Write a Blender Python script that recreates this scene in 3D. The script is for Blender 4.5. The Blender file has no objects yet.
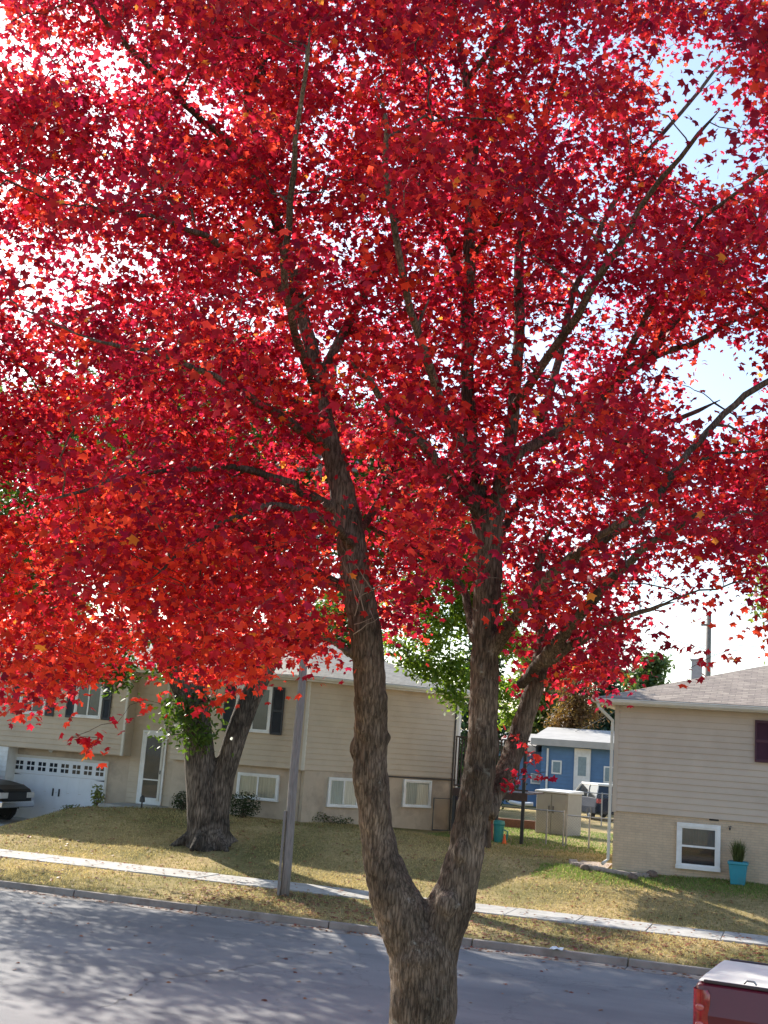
import bpy, math, random
import numpy as np
from math import sin, cos, tan, radians, pi
from mathutils import Vector, Matrix
random.seed(7); RNG = np.random.default_rng(7)
S = bpy.context.scene

# ------------------------------------------------------------------ camera
FPX = 1200.0; CAMH = 3.7; PITCH = radians(11); ROLL = radians(4.1); TH = radians(19.5)
Fv = np.array([0, cos(PITCH), sin(PITCH)]); _R = np.array([1, 0, 0.]); _U = np.array([0, -sin(PITCH), cos(PITCH)])
Rv = cos(ROLL)*_R + sin(ROLL)*_U; Uv = -sin(ROLL)*_R + cos(ROLL)*_U; CAM = np.array([0, 0, CAMH])
cd = bpy.data.cameras.new('camera'); cam = bpy.data.objects.new('camera', cd); S.collection.objects.link(cam)
cd.sensor_fit = 'VERTICAL'; cd.sensor_height = 24; cd.lens = 24*FPX/1024; cd.clip_start = .1; cd.clip_end = 3000
cam.matrix_world = Matrix(((Rv[0], Uv[0], -Fv[0], 0), (Rv[1], Uv[1], -Fv[1], 0), (Rv[2], Uv[2], -Fv[2], CAMH), (0, 0, 0, 1)))
S.camera = cam

# ------------------------------------------------------------------ light
SUN_EL = radians(31); SUN_AZ = radians(-35)          # azimuth from +Y towards +X
W = bpy.data.worlds.new('World'); S.world = W; W.use_nodes = True
nt = W.node_tree; bg = nt.nodes['Background']
sky = nt.nodes.new('ShaderNodeTexSky'); sky.sky_type = 'NISHITA'; sky.sun_disc = False
sky.sun_elevation = SUN_EL; sky.sun_rotation = SUN_AZ; sky.air_density = 1.0; sky.dust_density = 1.0; sky.ozone_density = 1.0
nt.links.new(sky.outputs[0], bg.inputs[0]); bg.inputs[1].default_value = 0.15
sl = bpy.data.lights.new('sun', 'SUN'); sl.energy = 5.0; sl.angle = radians(.53); sl.color = (1, .94, .84)
so = bpy.data.objects.new('sun', sl); S.collection.objects.link(so)
sd = Vector((sin(SUN_AZ)*cos(SUN_EL), cos(SUN_AZ)*cos(SUN_EL), sin(SUN_EL)))
so.rotation_euler = (-sd).to_track_quat('-Z', 'Y').to_euler(); so.location = (-20, 30, 40)
S.view_settings.view_transform = 'Standard'; S.view_settings.look = 'None'
S.view_settings.exposure = 1.0; S.view_settings.gamma = 1.0
S.cycles.max_bounces = 8; S.cycles.diffuse_bounces = 5; S.cycles.transmission_bounces = 6; S.cycles.transparent_max_bounces = 8

# ------------------------------------------------------------------ coordinate helpers
# street frame: s runs along the road (to the right), t away from the camera, h up
us = np.array([cos(TH), -sin(TH), 0]); nn = np.array([sin(TH), cos(TH), 0])
def ray(x, y): return (x-384)/FPX*Rv + (512-y)/FPX*Uv + Fv
def T(x, y, t):
    d = ray(x, y); P = CAM + d*(t/(d@nn)); return float(P@us), float(P[2])
def Hh(x, y, h):
    d = ray(x, y); P = CAM + d*((h-CAMH)/d[2]); return float(P@us), float(P@nn)
def at(x, y, Y):
    d = ray(x, y); return CAM + d*(Y/d[1])
def wpos(s, t, h): return s*us + t*nn + np.array([0, 0, h])
def proj(P):
    P = np.atleast_2d(P) - CAM; z = P@Fv; z = np.where(z < .1, .1, z)
    return 384 + FPX*(P@Rv)/z, 512 - FPX*(P@Uv)/z

def sstep(x): x = min(1, max(0, x)); return x*x*(3-2*x)
def lerp_tab(x, tab):
    if x <= tab[0][0]: return tab[0][1]
    for (a, b), (c, d) in zip(tab, tab[1:]):
        if x <= c: return b + (d-b)*sstep((x-a)/(c-a))
    return tab[-1][1]
HL = [(-23.3, .42), (-21.4, 1.12), (-19.5, 1.25), (-14, 1.2), (-8, .98), (-3, 1.0), (5, 1.1)]
def gh(s, t):
    if t < 12.9: return min(.6, .13 + (12.9-t)*.03)
    if t < 23.9: return -.08
    if t < 26.5: return .12 + .17*(t-23.9)/2.6
    if t < 28: return .29
    w = .03*sin(s*1.7+t)*sin(t*1.3) if t < 33 else 0
    far = sstep((t-36)/8)
    return .29 + (lerp_tab(s, HL)*(1-far) + 1.0*far - .29)*sstep((t-28)/6.2) + w

def hitg(x, y):
    h = .3
    for _ in range(60): s_, t_ = Hh(x, y, h); h += .3*(gh(s_, t_)-h)
    return s_, t_
# ------------------------------------------------------------------ object helpers
ORG = {}
def link(o): S.collection.objects.link(o); return o
def tag(o, label=None, cat=None, group=None, kind=None):
    if label: o['label'] = label
    if cat: o['category'] = cat
    if group: o['group'] = group
    if kind: o['kind'] = kind
    return o
def root(name, label, cat, org, group=None, world=False):
    o = link(bpy.data.objects.new(name, None)); o.empty_display_size = .2
    o.location = Vector(org) if world else Vector(wpos(*org))
    if not world: o.rotation_euler = (0, 0, -TH)
    ORG[o.name] = np.array(org, float)
    return tag(o, label, cat, group)
class MB:
    def __init__(self, xf=None): self.v = []; self.f = []; self.xf = xf
    def add(self, pts, faces):
        n = len(self.v)
        if self.xf: pts = [self.xf(*p) for p in pts]
        self.v += [tuple(map(float, p)) for p in pts]; self.f += [tuple(i+n for i in q) for q in faces]
        return self
    def box(self, x0, x1, y0, y1, z0, z1):
        return self.add([(x0,y0,z0),(x1,y0,z0),(x1,y1,z0),(x0,y1,z0),(x0,y0,z1),(x1,y0,z1),(x1,y1,z1),(x0,y1,z1)],
                        [(0,3,2,1),(4,5,6,7),(0,1,5,4),(1,2,6,5),(2,3,7,6),(3,0,4,7)])
    def poly(self, pts): return self.add(pts, [tuple(range(len(pts)))])
    def prism(self, pts, z0, z1):
        n = len(pts)
        return self.add([(x,y,z0) for x,y in pts]+[(x,y,z1) for x,y in pts],
                        [tuple(range(n))[::-1], tuple(range(n, 2*n))]+[(i,(i+1)%n,n+(i+1)%n,n+i) for i in range(n)])
    def extr(self, prof, y0, y1):     # profile in x,z extruded along y
        n = len(prof)
        return self.add([(x,y0,z) for x,z in prof]+[(x,y1,z) for x,z in prof],
                        [tuple(range(n)), tuple(range(n, 2*n))[::-1]]+[(i,n+i,n+(i+1)%n,(i+1)%n) for i in range(n)])
    def tube(self, pts, rad, seg=6, cap=True):
        pts = np.array(pts, float); n = len(pts)
        if np.isscalar(rad): rad = [rad]*n
        tg = np.gradient(pts, axis=0) if n > 2 else np.array([pts[1]-pts[0]]*2)
        tg /= np.linalg.norm(tg, axis=1)[:, None] + 1e-9
        ref = np.array([0, 0, 1.]) if abs(tg[0][2]) < .9 else np.array([1., 0, 0])
        vs = []
        a = np.arange(seg)*2*pi/seg
        for i in range(n):
            x = np.cross(tg[i], ref); x /= np.linalg.norm(x)+1e-9; y = np.cross(tg[i], x); ref = np.cross(x, tg[i])
            vs += [pts[i] + rad[i]*(cos(b)*x+sin(b)*y) for b in a]
        fs = [(i*seg+j, i*seg+(j+1)%seg, (i+1)*seg+(j+1)%seg, (i+1)*seg+j) for i in range(n-1) for j in range(seg)]
        if cap: fs += [tuple(range(seg))[::-1], tuple(range((n-1)*seg, n*seg))]
        return self.add(vs, fs)
    def blob(self, c, r, n1=6, n2=8, jit=.15, rs=None):
        rs = rs or random; vs = [(c[0], c[1], c[2]-r[2])]
        for i in range(1, n1):
            th = pi*i/n1
            for j in range(n2):
                k = 1+rs.uniform(-jit, jit); ph = 2*pi*j/n2
                vs.append((c[0]+k*r[0]*sin(th)*cos(ph), c[1]+k*r[1]*sin(th)*sin(ph), c[2]-k*r[2]*cos(th)))
        vs.append((c[0], c[1], c[2]+r[2])); L = len(vs)-1
        fs = [(0, 1+(j+1)%n2, 1+j) for j in range(n2)]
        for i in range(n1-2):
            fs += [(1+i*n2+j, 1+i*n2+(j+1)%n2, 1+(i+1)*n2+(j+1)%n2, 1+(i+1)*n2+j) for j in range(n2)]
        fs += [(L, 1+(n1-2)*n2+j, 1+(n1-2)*n2+(j+1)%n2) for j in range(n2)]
        return self.add(vs, fs)
    def build(self, name, mat, parent=None, smooth=False, bevel=0):
        me = bpy.data.meshes.new(name); p = parent
        while p is not None and p.parent: p = p.parent
        v = np.array(self.v, float)
        if p is not None: v = v - ORG[p.name]
        me.from_pydata(v.tolist(), [], self.f); me.update()
        if smooth: me.shade_smooth()
        me.materials.append(mat)
        o = link(bpy.data.objects.new(name, me))
        if parent is not None: o.parent = parent
        else: o.rotation_euler = (0, 0, -TH)
        if bevel:
            b = o.modifiers.new('bevel', 'BEVEL'); b.width = bevel; b.segments = 2; b.limit_method = 'ANGLE'
        return o
def single(mb, name, mat, label, cat, org, group=None, world=False, smooth=False, bevel=0):
    """one-mesh thing with its origin at its base"""
    v = np.array(mb.v, float) - np.array(org); mb.v = [tuple(a) for a in v]
    o = mb.build(name, mat, None, smooth, bevel); tag(o, label, cat, group)
    if world: o.rotation_euler = (0, 0, 0); o.location = Vector(org)
    else: o.location = Vector(wpos(*org))
    return o

# ------------------------------------------------------------------ materials
MATS = {}
def mat(name, col, rough=.7, var=.12, scale=8, bump=0., bscale=40, metal=0, spec=.5, stretch=(1,1,1), dirt=None, dscale=1.5, coat=0):
    if name in MATS: return MATS[name]
    m = bpy.data.materials.new(name); m.use_nodes = True; t = m.node_tree; N = t.nodes; L = t.links; b = N['Principled BSDF']
    b.inputs['Roughness'].default_value = rough; b.inputs['Metallic'].default_value = metal; b.inputs['Specular IOR Level'].default_value = spec
    if coat: b.inputs['Coat Weight'].default_value = coat; b.inputs['Coat Roughness'].default_value = .05
    tc = N.new('ShaderNodeTexCoord'); mp = N.new('ShaderNodeMapping'); mp.inputs['Scale'].default_value = stretch; L.new(tc.outputs['Object'], mp.inputs[0])
    n = N.new('ShaderNodeTexNoise'); n.inputs['Scale'].default_value = scale; n.inputs['Detail'].default_value = 6; L.new(mp.outputs[0], n.inputs[0])
    r = N.new('ShaderNodeMapRange'); r.inputs[1].default_value = .3; r.inputs[2].default_value = .7; r.inputs[3].default_value = 1-var; r.inputs[4].default_value = 1+var
    L.new(n.outputs[0], r.inputs[0])
    mx = N.new('ShaderNodeMix'); mx.data_type = 'RGBA'; mx.blend_type = 'MULTIPLY'; mx.inputs[0].default_value = 1
    mx.inputs[6].default_value = (*col, 1); L.new(r.outputs[0], mx.inputs[7]); out = mx.outputs[2]
    if dirt:
        n2 = N.new('ShaderNodeTexNoise'); n2.inputs['Scale'].default_value = dscale; n2.inputs['Detail'].default_value = 8; n2.inputs['Roughness'].default_value = .65; L.new(mp.outputs[0], n2.inputs[0])
        r2 = N.new('ShaderNodeMapRange'); r2.inputs[1].default_value = .48; r2.inputs[2].default_value = .68; L.new(n2.outputs[0], r2.inputs[0])
        m2 = N.new('ShaderNodeMix'); m2.data_type = 'RGBA'; L.new(r2.outputs[0], m2.inputs[0]); L.new(out, m2.inputs[6]); m2.inputs[7].default_value = (*dirt, 1); out = m2.outputs[2]
    L.new(out, b.inputs['Base Color'])
    if bump:
        n3 = N.new('ShaderNodeTexNoise'); n3.inputs['Scale'].default_value = bscale; n3.inputs['Detail'].default_value = 5; L.new(mp.outputs[0], n3.inputs[0])
        bp = N.new('ShaderNodeBump'); bp.inputs['Strength'].default_value = bump; bp.inputs['Distance'].default_value = .02; L.new(n3.outputs[0], bp.inputs['Height']); L.new(bp.outputs[0], b.inputs['Normal'])
    MATS[name] = m; return m
def bark(name, c1, c2, lichen, sc=1.0, lich=.62):
    m = bpy.data.materials.new(name); m.use_nodes = True; t = m.node_tree; N = t.nodes; L = t.links; b = N['Principled BSDF']
    b.inputs['Roughness'].default_value = .9; b.inputs['Specular IOR Level'].default_value = .2
    tc = N.new('ShaderNodeTexCoord'); mp = N.new('ShaderNodeMapping'); mp.inputs['Scale'].default_value = (1, 1, .15); L.new(tc.outputs['Object'], mp.inputs[0])
    nz = N.new('ShaderNodeTexNoise'); nz.inputs['Scale'].default_value = 36*sc; nz.inputs['Detail'].default_value = 9; nz.inputs['Roughness'].default_value = .72; nz.inputs['Distortion'].default_value = .6
    L.new(mp.outputs[0], nz.inputs[0])
    vo = N.new('ShaderNodeTexVoronoi'); vo.feature = 'DISTANCE_TO_EDGE'; vo.inputs['Scale'].default_value = 34*sc
    dn = N.new('ShaderNodeVectorMath'); dn.operation = 'ADD'; ns = N.new('ShaderNodeVectorMath'); ns.operation = 'SCALE'; ns.inputs['Scale'].default_value = .045
    L.new(nz.outputs['Color'], ns.inputs[0]); L.new(mp.outputs[0], dn.inputs[0]); L.new(ns.outputs[0], dn.inputs[1]); L.new(dn.outputs[0], vo.inputs['Vector'])
    rv = N.new('ShaderNodeMapRange'); rv.inputs[1].default_value = 0; rv.inputs[2].default_value = .25; rv.inputs[3].default_value = .68; L.new(vo.outputs['Distance'], rv.inputs[0])
    ml = N.new('ShaderNodeMath'); ml.operation = 'MULTIPLY'; L.new(rv.outputs[0], ml.inputs[0]); L.new(nz.outputs[0], ml.inputs[1])
    cr = N.new('ShaderNodeValToRGB'); cr.color_ramp.elements[0].position = .3; cr.color_ramp.elements[0].color = (*c1, 1); cr.color_ramp.elements[1].position = .56; cr.color_ramp.elements[1].color = (*c2, 1)
    L.new(ml.outputs[0], cr.inputs[0])
    n2 = N.new('ShaderNodeTexNoise'); n2.inputs['Scale'].default_value = 5.5; n2.inputs['Detail'].default_value = 9; n2.inputs['Roughness'].default_value = .7; L.new(tc.outputs['Object'], n2.inputs[0])
    r2 = N.new('ShaderNodeMapRange'); r2.inputs[1].default_value = lich; r2.inputs[2].default_value = lich+.08; L.new(n2.outputs[0], r2.inputs[0])
    m2 = N.new('ShaderNodeMix'); m2.data_type = 'RGBA'; L.new(r2.outputs[0], m2.inputs[0]); L.new(cr.outputs[0], m2.inputs[6]); m2.inputs[7].default_value = (*lichen, 1)
    n4 = N.new('ShaderNodeTexNoise'); n4.inputs['Scale'].default_value = 2.2; n4.inputs['Detail'].default_value = 5; L.new(tc.outputs['Object'], n4.inputs[0])
    r4 = N.new('ShaderNodeMapRange'); r4.inputs[1].default_value = .35; r4.inputs[2].default_value = .65; r4.inputs[3].default_value = .55; r4.inputs[4].default_value = 1.5; L.new(n4.outputs[0], r4.inputs[0])
    m4 = N.new('ShaderNodeMix'); m4.data_type = 'RGBA'; m4.blend_type = 'MULTIPLY'; m4.inputs[0].default_value = 1; L.new(m2.outputs[2], m4.inputs[6]); L.new(r4.outputs[0], m4.inputs[7])
    L.new(m4.outputs[2], b.inputs['Base Color'])
    bp = N.new('ShaderNodeBump'); bp.inputs['Strength'].default_value = .9; bp.inputs['Distance'].default_value = .024/sc; L.new(ml.outputs[0], bp.inputs['Height']); L.new(bp.outputs[0], b.inputs['Normal'])
    return m
def leafmat(name, trans=.5, rough=.5, tint=(1.6, 1.3, .9)):
    m = bpy.data.materials.new(name); m.use_nodes = True; t = m.node_tree; N = t.nodes; L = t.links; b = N['Principled BSDF']
    a = N.new('ShaderNodeAttribute'); a.attribute_name = 'leaf_colour'
    L.new(a.outputs['Color'], b.inputs['Base Color']); b.inputs['Roughness'].default_value = rough; b.inputs['Specular IOR Level'].default_value = .35
    tr = N.new('ShaderNodeBsdfTranslucent'); mx = N.new('ShaderNodeMix'); mx.data_type = 'RGBA'; mx.blend_type = 'MULTIPLY'; mx.inputs[0].default_value = 1
    L.new(a.outputs['Color'], mx.inputs[6]); mx.inputs[7].default_value = (*tint, 1); L.new(mx.outputs[2], tr.inputs[0])
    ms = N.new('ShaderNodeMixShader'); ms.inputs[0].default_value = trans; L.new(b.outputs[0], ms.inputs[1]); L.new(tr.outputs[0], ms.inputs[2]); L.new(ms.outputs[0], N['Material Output'].inputs[0])
    return m
def ground_mat():
    m = bpy.data.materials.new('lawn'); m.use_nodes = True; t = m.node_tree; N = t.nodes; L = t.links; b = N['Principled BSDF']; b.inputs['Roughness'].default_value = 1; b.inputs['Specular IOR Level'].default_value = .1
    tc = N.new('ShaderNodeTexCoord')
    def nz(s, d=6, r=.6):
        n = N.new('ShaderNodeTexNoise'); n.inputs['Scale'].default_value = s; n.inputs['Detail'].default_value = d; n.inputs['Roughness'].default_value = r; L.new(tc.outputs['Object'], n.inputs[0]); return n
    a = nz(.35); cr = N.new('ShaderNodeValToRGB'); e = cr.color_ramp.elements; e[0].position = .38; e[0].color = (.20, .175, .07, 1); e[1].position = .62; e[1].color = (.48, .35, .17, 1); L.new(a.outputs[0], cr.inputs[0])
    c = nz(9, 8, .75); r = N.new('ShaderNodeMapRange'); r.inputs[1].default_value = .3; r.inputs[2].default_value = .7; r.inputs[3].default_value = .55; r.inputs[4].default_value = 1.4; L.new(c.outputs[0], r.inputs[0])
    mx = N.new('ShaderNodeMix'); mx.data_type = 'RGBA'; mx.blend_type = 'MULTIPLY'; mx.inputs[0].default_value = 1; L.new(cr.outputs[0], mx.inputs[6]); L.new(r.outputs[0], mx.inputs[7])
    L.new(mx.outputs[2], b.inputs['Base Color'])
    d = nz(30); bp = N.new('ShaderNodeBump'); bp.inputs['Strength'].default_value = .6; bp.inputs['Distance'].default_value = .04; L.new(d.outputs[0], bp.inputs['Height']); L.new(bp.outputs[0], b.inputs['Normal'])
    return m
def brick_mat(name, c1, c2, mortar, bw, bh, ms=.012, bump=.5, axes='xz', rough=.85, var=.3):
    m = bpy.data.materials.new(name); m.use_nodes = True; t = m.node_tree; N = t.nodes; L = t.links; b = N['Principled BSDF']; b.inputs['Roughness'].default_value = rough; b.inputs['Specular IOR Level'].default_value = .2
    tc = N.new('ShaderNodeTexCoord'); sp = N.new('ShaderNodeSeparateXYZ'); L.new(tc.outputs['Object'], sp.inputs[0]); cb = N.new('ShaderNodeCombineXYZ')
    if axes == 'sum':
        ad = N.new('ShaderNodeMath'); ad.operation = 'ADD'; L.new(sp.outputs[0], ad.inputs[0]); L.new(sp.outputs[1], ad.inputs[1]); L.new(ad.outputs[0], cb.inputs[0]); L.new(sp.outputs[2], cb.inputs[1])
    elif axes == 'xz': L.new(sp.outputs[0], cb.inputs[0]); L.new(sp.outputs[2], cb.inputs[1])
    br = N.new('ShaderNodeTexBrick'); L.new(cb.outputs[0], br.inputs[0]); br.inputs['Scale'].default_value = 1; br.inputs['Brick Width'].default_value = bw; br.inputs['Row Height'].default_value = bh
    br.inputs['Mortar Size'].default_value = ms; br.inputs['Color1'].default_value = (*c1, 1); br.inputs['Color2'].default_value = (*c2, 1); br.inputs['Mortar'].default_value = (*mortar, 1)
    n = N.new('ShaderNodeTexNoise'); n.inputs['Scale'].default_value = 3; n.inputs['Detail'].default_value = 8; n.inputs['Roughness'].default_value = .7; L.new(tc.outputs['Object'], n.inputs[0])
    r = N.new('ShaderNodeMapRange'); r.inputs[1].default_value = .3; r.inputs[2].default_value = .7; r.inputs[3].default_value = 1-var; r.inputs[4].default_value = 1+var; L.new(n.outputs[0], r.inputs[0])
    mx = N.new('ShaderNodeMix'); mx.data_type = 'RGBA'; mx.blend_type = 'MULTIPLY'; mx.inputs[0].default_value = 1; L.new(br.outputs[0], mx.inputs[6]); L.new(r.outputs[0], mx.inputs[7]); L.new(mx.outputs[2], b.inputs['Base Color'])
    bp = N.new('ShaderNodeBump'); bp.invert = True; bp.inputs['Strength'].default_value = bump; bp.inputs['Distance'].default_value = .01; L.new(br.outputs['Fac'], bp.inputs['Height']); L.new(bp.outputs[0], b.inputs['Normal'])
    return m
def glass_mat():
    m = bpy.data.materials.new('window_glass'); m.use_nodes = True; t = m.node_tree; N = t.nodes; L = t.links
    g = N.new('ShaderNodeBsdfGlossy'); g.inputs['Roughness'].default_value = .03; g.inputs[0].default_value = (.9, .95, 1, 1)
    tr = N.new('ShaderNodeBsdfTransparent'); tr.inputs[0].default_value = (.82, .86, .87, 1)
    fr = N.new('ShaderNodeFresnel'); fr.inputs[0].default_value = 1.45; ad = N.new('ShaderNodeMath'); ad.operation = 'ADD'; ad.inputs[1].default_value = .02; L.new(fr.outputs[0], ad.inputs[0])
    ms = N.new('ShaderNodeMixShader'); L.new(ad.outputs[0], ms.inputs[0]); L.new(tr.outputs[0], ms.inputs[1]); L.new(g.outputs[0], ms.inputs[2]); L.new(ms.outputs[0], N['Material Output'].inputs[0])
    return m
GLASS = glass_mat()
M_side = mat('siding_tan', (.53, .435, .32), .55, .05, 2, .1, 60, dirt=(.46, .37, .27), dscale=.8)
M_sideR = mat('siding_greige', (.51, .425, .335), .55, .05, 2, .1, 60, dirt=(.45, .37, .29), dscale=.8)
M_lower = mat('render_beige', (.50, .405, .305), .8, .08, 3, .3, 50, dirt=(.33, .27, .21), dscale=1)
M_brick = brick_mat('beige_brick', (.58, .45, .31), (.53, .41, .29), (.47, .38, .28), .2, .065, .008, .6, 'sum', var=.12)
M_shingR = brick_mat('shingles_grey_brown', (.40, .33, .27), (.29, .235, .20), (.19, .16, .14), .32, .055, .006, .8, 'xz', var=.25)
M_shingL = brick_mat('shingles_light', (.42, .39, .35), (.34, .32, .29), (.24, .22, .2), .32, .05, .006, .8, 'xz', var=.2)
M_white = mat('white_paint', (.78, .78, .76), .45, .05, 5, dirt=(.66, .65, .61), dscale=2)
M_garage = mat('garage_white', (.74, .76, .79), .4, .03, 4)
M_trim = mat('cream_trim', (.62, .58, .50), .5, .06, 4)
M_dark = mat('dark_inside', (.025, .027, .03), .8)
M_curtain = mat('curtain_cloth', (.74, .71, .60), .9, .16, 3, 0, stretch=(9, 9, .3))
M_blind = mat('blind_grey', (.17, .19, .20), .8, .1, 3)
M_black = mat('black_metal', (.02, .02, .022), .45, .1)
M_shut = mat('charcoal_shutter', (.035, .038, .045), .6, .15, 6)
M_maroon = mat('maroon_shutter', (.06, .016, .03), .6, .15, 6)
M_conc = mat('concrete', (.42, .40, .37), .85, .12, 4, .3, 90, dirt=(.30, .28, .25), dscale=1.2)
M_kerb = mat('kerb_concrete', (.30, .255, .215), .9, .15, 3, .4, 70, dirt=(.19, .15, .12), dscale=1.6)
M_wood = mat('weathered_wood', (.25, .22, .20), .9, .3, 10, .6, 30, stretch=(6, 6, .4))
M_deckw = mat('deck_brown', (.06, .035, .03), .7, .2, 8)
M_galv = mat('galvanised_steel', (.34, .35, .36), .5, .1, 12, metal=.5)
M_wire = mat('fence_wire', (.12, .12, .125), .6)
M_teal = mat('teal_glaze', (.03, .26, .33), .35, .08, 6, dirt=(.05, .2, .24), dscale=3)
M_rock = mat('rock', (.16, .11, .085), .9, .3, 14, .8, 30)

# ------------------------------------------------------------------ setting
def conform(name, s0, s1, t0, t1, off, m, ds=.5, label=None, thick=0):
    ns = max(2, int((s1-s0)/ds)+1); nt_ = max(2, int((t1-t0)/ds)+1); mb = MB()
    ss = np.linspace(s0, s1, ns); tt = np.linspace(t0, t1, nt_)
    vs = [(s, t, gh(s, t)+off) for t in tt for s in ss]
    fs = [(j*ns+i, j*ns+i+1, (j+1)*ns+i+1, (j+1)*ns+i) for j in range(nt_-1) for i in range(ns-1)]
    mb.add(vs, fs); o = mb.build(name, m, smooth=True); tag(o, kind='structure'); return o
ss = np.concatenate([[-900, -400, -200, -110, -75], np.arange(-50, 25.01, .4), [40, 70, 120, 250, 500, 900]])
tt = np.concatenate([[-60, -20, 0, 5, 10, 12, 12.89, 12.91, 23.88, 23.92], np.arange(24.2, 26.4, .3), [26.5, 27, 27.5, 28], np.arange(28.3, 46, .4), [50, 60, 80, 120, 200, 400, 1200]])
mb = MB(); ns = len(ss)
mb.add([(s, t, gh(s, t)) for t in tt for s in ss], [(j*ns+i, j*ns+i+1, (j+1)*ns+i+1, (j+1)*ns+i) for j in range(len(tt)-1) for i in range(ns-1)])
tag(mb.build('ground', ground_mat(), smooth=True), kind='structure')
# road
def road_mat():
    m = bpy.data.materials.new('asphalt'); m.use_nodes = True; t = m.node_tree; N = t.nodes; L = t.links; b = N['Principled BSDF']; b.inputs['Roughness'].default_value = .82; b.inputs['Specular IOR Level'].default_value = .35
    tc = N.new('ShaderNodeTexCoord')
    def nz(s, d=6, r=.6, st=None):
        n = N.new('ShaderNodeTexNoise'); n.inputs['Scale'].default_value = s; n.inputs['Detail'].default_value = d; n.inputs['Roughness'].default_value = r
        if st:
            mp = N.new('ShaderNodeMapping'); mp.inputs['Scale'].default_value = st; L.new(tc.outputs['Object'], mp.inputs[0]); L.new(mp.outputs[0], n.inputs[0])
        else: L.new(tc.outputs['Object'], n.inputs[0])
        return n
    a = nz(.6, 7, .6, (.35, 1, 1)); cr = N.new('ShaderNodeValToRGB'); e = cr.color_ramp.elements; e[0].position = .38; e[0].color = (.15, .148, .154, 1); e[1].position = .62; e[1].color = (.22, .214, .212, 1); L.new(a.outputs[0], cr.inputs[0])
    g = nz(75, 4, .8); r = N.new('ShaderNodeMapRange'); r.inputs[1].default_value = .3; r.inputs[2].default_value = .7; r.inputs[3].default_value = .72; r.inputs[4].default_value = 1.3; L.new(g.outputs[0], r.inputs[0])
    mx = N.new('ShaderNodeMix'); mx.data_type = 'RGBA'; mx.blend_type = 'MULTIPLY'; mx.inputs[0].default_value = 1; L.new(cr.outputs[0], mx.inputs[6]); L.new(r.outputs[0], mx.inputs[7])
    # fine hairline cracks
    vo = N.new('ShaderNodeTexVoronoi'); vo.feature = 'DISTANCE_TO_EDGE'; vo.inputs['Scale'].default_value = .38
    w = nz(2.2, 6, .6); sc = N.new('ShaderNodeVectorMath'); sc.operation = 'SCALE'; sc.inputs['Scale'].default_value = .9; ad = N.new('ShaderNodeVectorMath'); ad.operation = 'ADD'
    L.new(w.outputs['Color'], sc.inputs[0]); L.new(tc.outputs['Object'], ad.inputs[0]); L.new(sc.outputs[0], ad.inputs[1]); L.new(ad.outputs[0], vo.inputs['Vector'])
    rc = N.new('ShaderNodeMapRange'); rc.inputs[1].default_value = .0; rc.inputs[2].default_value = .008; rc.inputs[3].default_value = .7; rc.inputs[4].default_value = 1; L.new(vo.outputs['Distance'], rc.inputs[0])
    m2 = N.new('ShaderNodeMix'); m2.data_type = 'RGBA'; m2.blend_type = 'MULTIPLY'; m2.inputs[0].default_value = 1; L.new(mx.outputs[2], m2.inputs[6]); L.new(rc.outputs[0], m2.inputs[7])
    L.new(m2.outputs[2], b.inputs['Base Color'])
    bp = N.new('ShaderNodeBump'); bp.inputs['Strength'].default_value = .5; bp.inputs['Distance'].default_value = .01; L.new(g.outputs[0], bp.inputs['Height']); L.new(bp.outputs[0], b.inputs['Normal'])
    return m
mb = MB(); mb.add([(-400, 13.0, 0), (400, 13.0, 0), (400, 23.4, 0), (-400, 23.4, 0)], [(0, 1, 2, 3)])
tag(mb.build('road', road_mat()), kind='structure')
# tar-filled crack wandering over the asphalt
cr_pts = [Hh(x, y, 0) for x, y in [(95, 1010), (128, 998), (150, 982), (190, 976), (230, 970), (268, 962), (300, 955), (318, 951)]]
mb = MB(); P = []
for (a, b) in zip(cr_pts, cr_pts[1:]):
    for k in range(8): f_ = k/8; P.append((a[0]+(b[0]-a[0])*f_+random.gauss(0, .03), a[1]+(b[1]-a[1])*f_+random.gauss(0, .03)))
vs = []
for i, (x, y) in enumerate(P):
    w = .018+.014*random.random(); vs += [(x, y-w, .004), (x, y+w, .004)]
mb.add(vs, [(2*i, 2*i+2, 2*i+3, 2*i+1) for i in range(len(P)-1)])
tag(mb.build('road_crack', mat('tar', (.075, .072, .072), .6)), kind='structure')
for nm, a, b, c, d in (('gutter', 23.4, 23.82, .004, .03), ('gutter', 12.97, 13.3, .004, .03)):
    mb = MB(); L_ = 3.0; s = -90
    while s < 60: mb.box(s+.008, s+L_-.008, a, b, -.05, c if nm != 'x' else d); s += L_
    tag(mb.build('gutter', M_kerb), kind='structure')
for a, b in ((23.823, 23.98), (12.81, 12.967)):
    mb = MB(); s = -90
    while s < 60:
        j = random.uniform(-.006, .006); f = 1 if a > 20 else -1
        prof_y = [a+(.03 if f > 0 else 0), b-(0 if f > 0 else .03)]
        mb.add([(s+.01, a, -.05), (s+2.99, a, -.05), (s+2.99, b, -.05), (s+.01, b, -.05), (s+.01, prof_y[0], .13+j), (s+2.99, prof_y[0], .13+j), (s+2.99, prof_y[1], .13+j), (s+.01, prof_y[1], .13+j)],
               [(0,3,2,1),(4,5,6,7),(0,1,5,4),(1,2,6,5),(2,3,7,6),(3,0,4,7)]); s += 3
    tag(mb.build('kerb', M_kerb, bevel=.02), kind='structure')
mb = MB(); s = -90
while s < 60:
    j = random.uniform(-.008, .008); mb.box(s+.008, s+1.49, 26.55, 27.95, .2, .32+j); s += 1.5
tag(mb.build('sidewalk', M_conc, bevel=.01), kind='structure')
conform('driveway', -27.2, -22.2, 32.4, 36.08, .02, M_conc)
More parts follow.
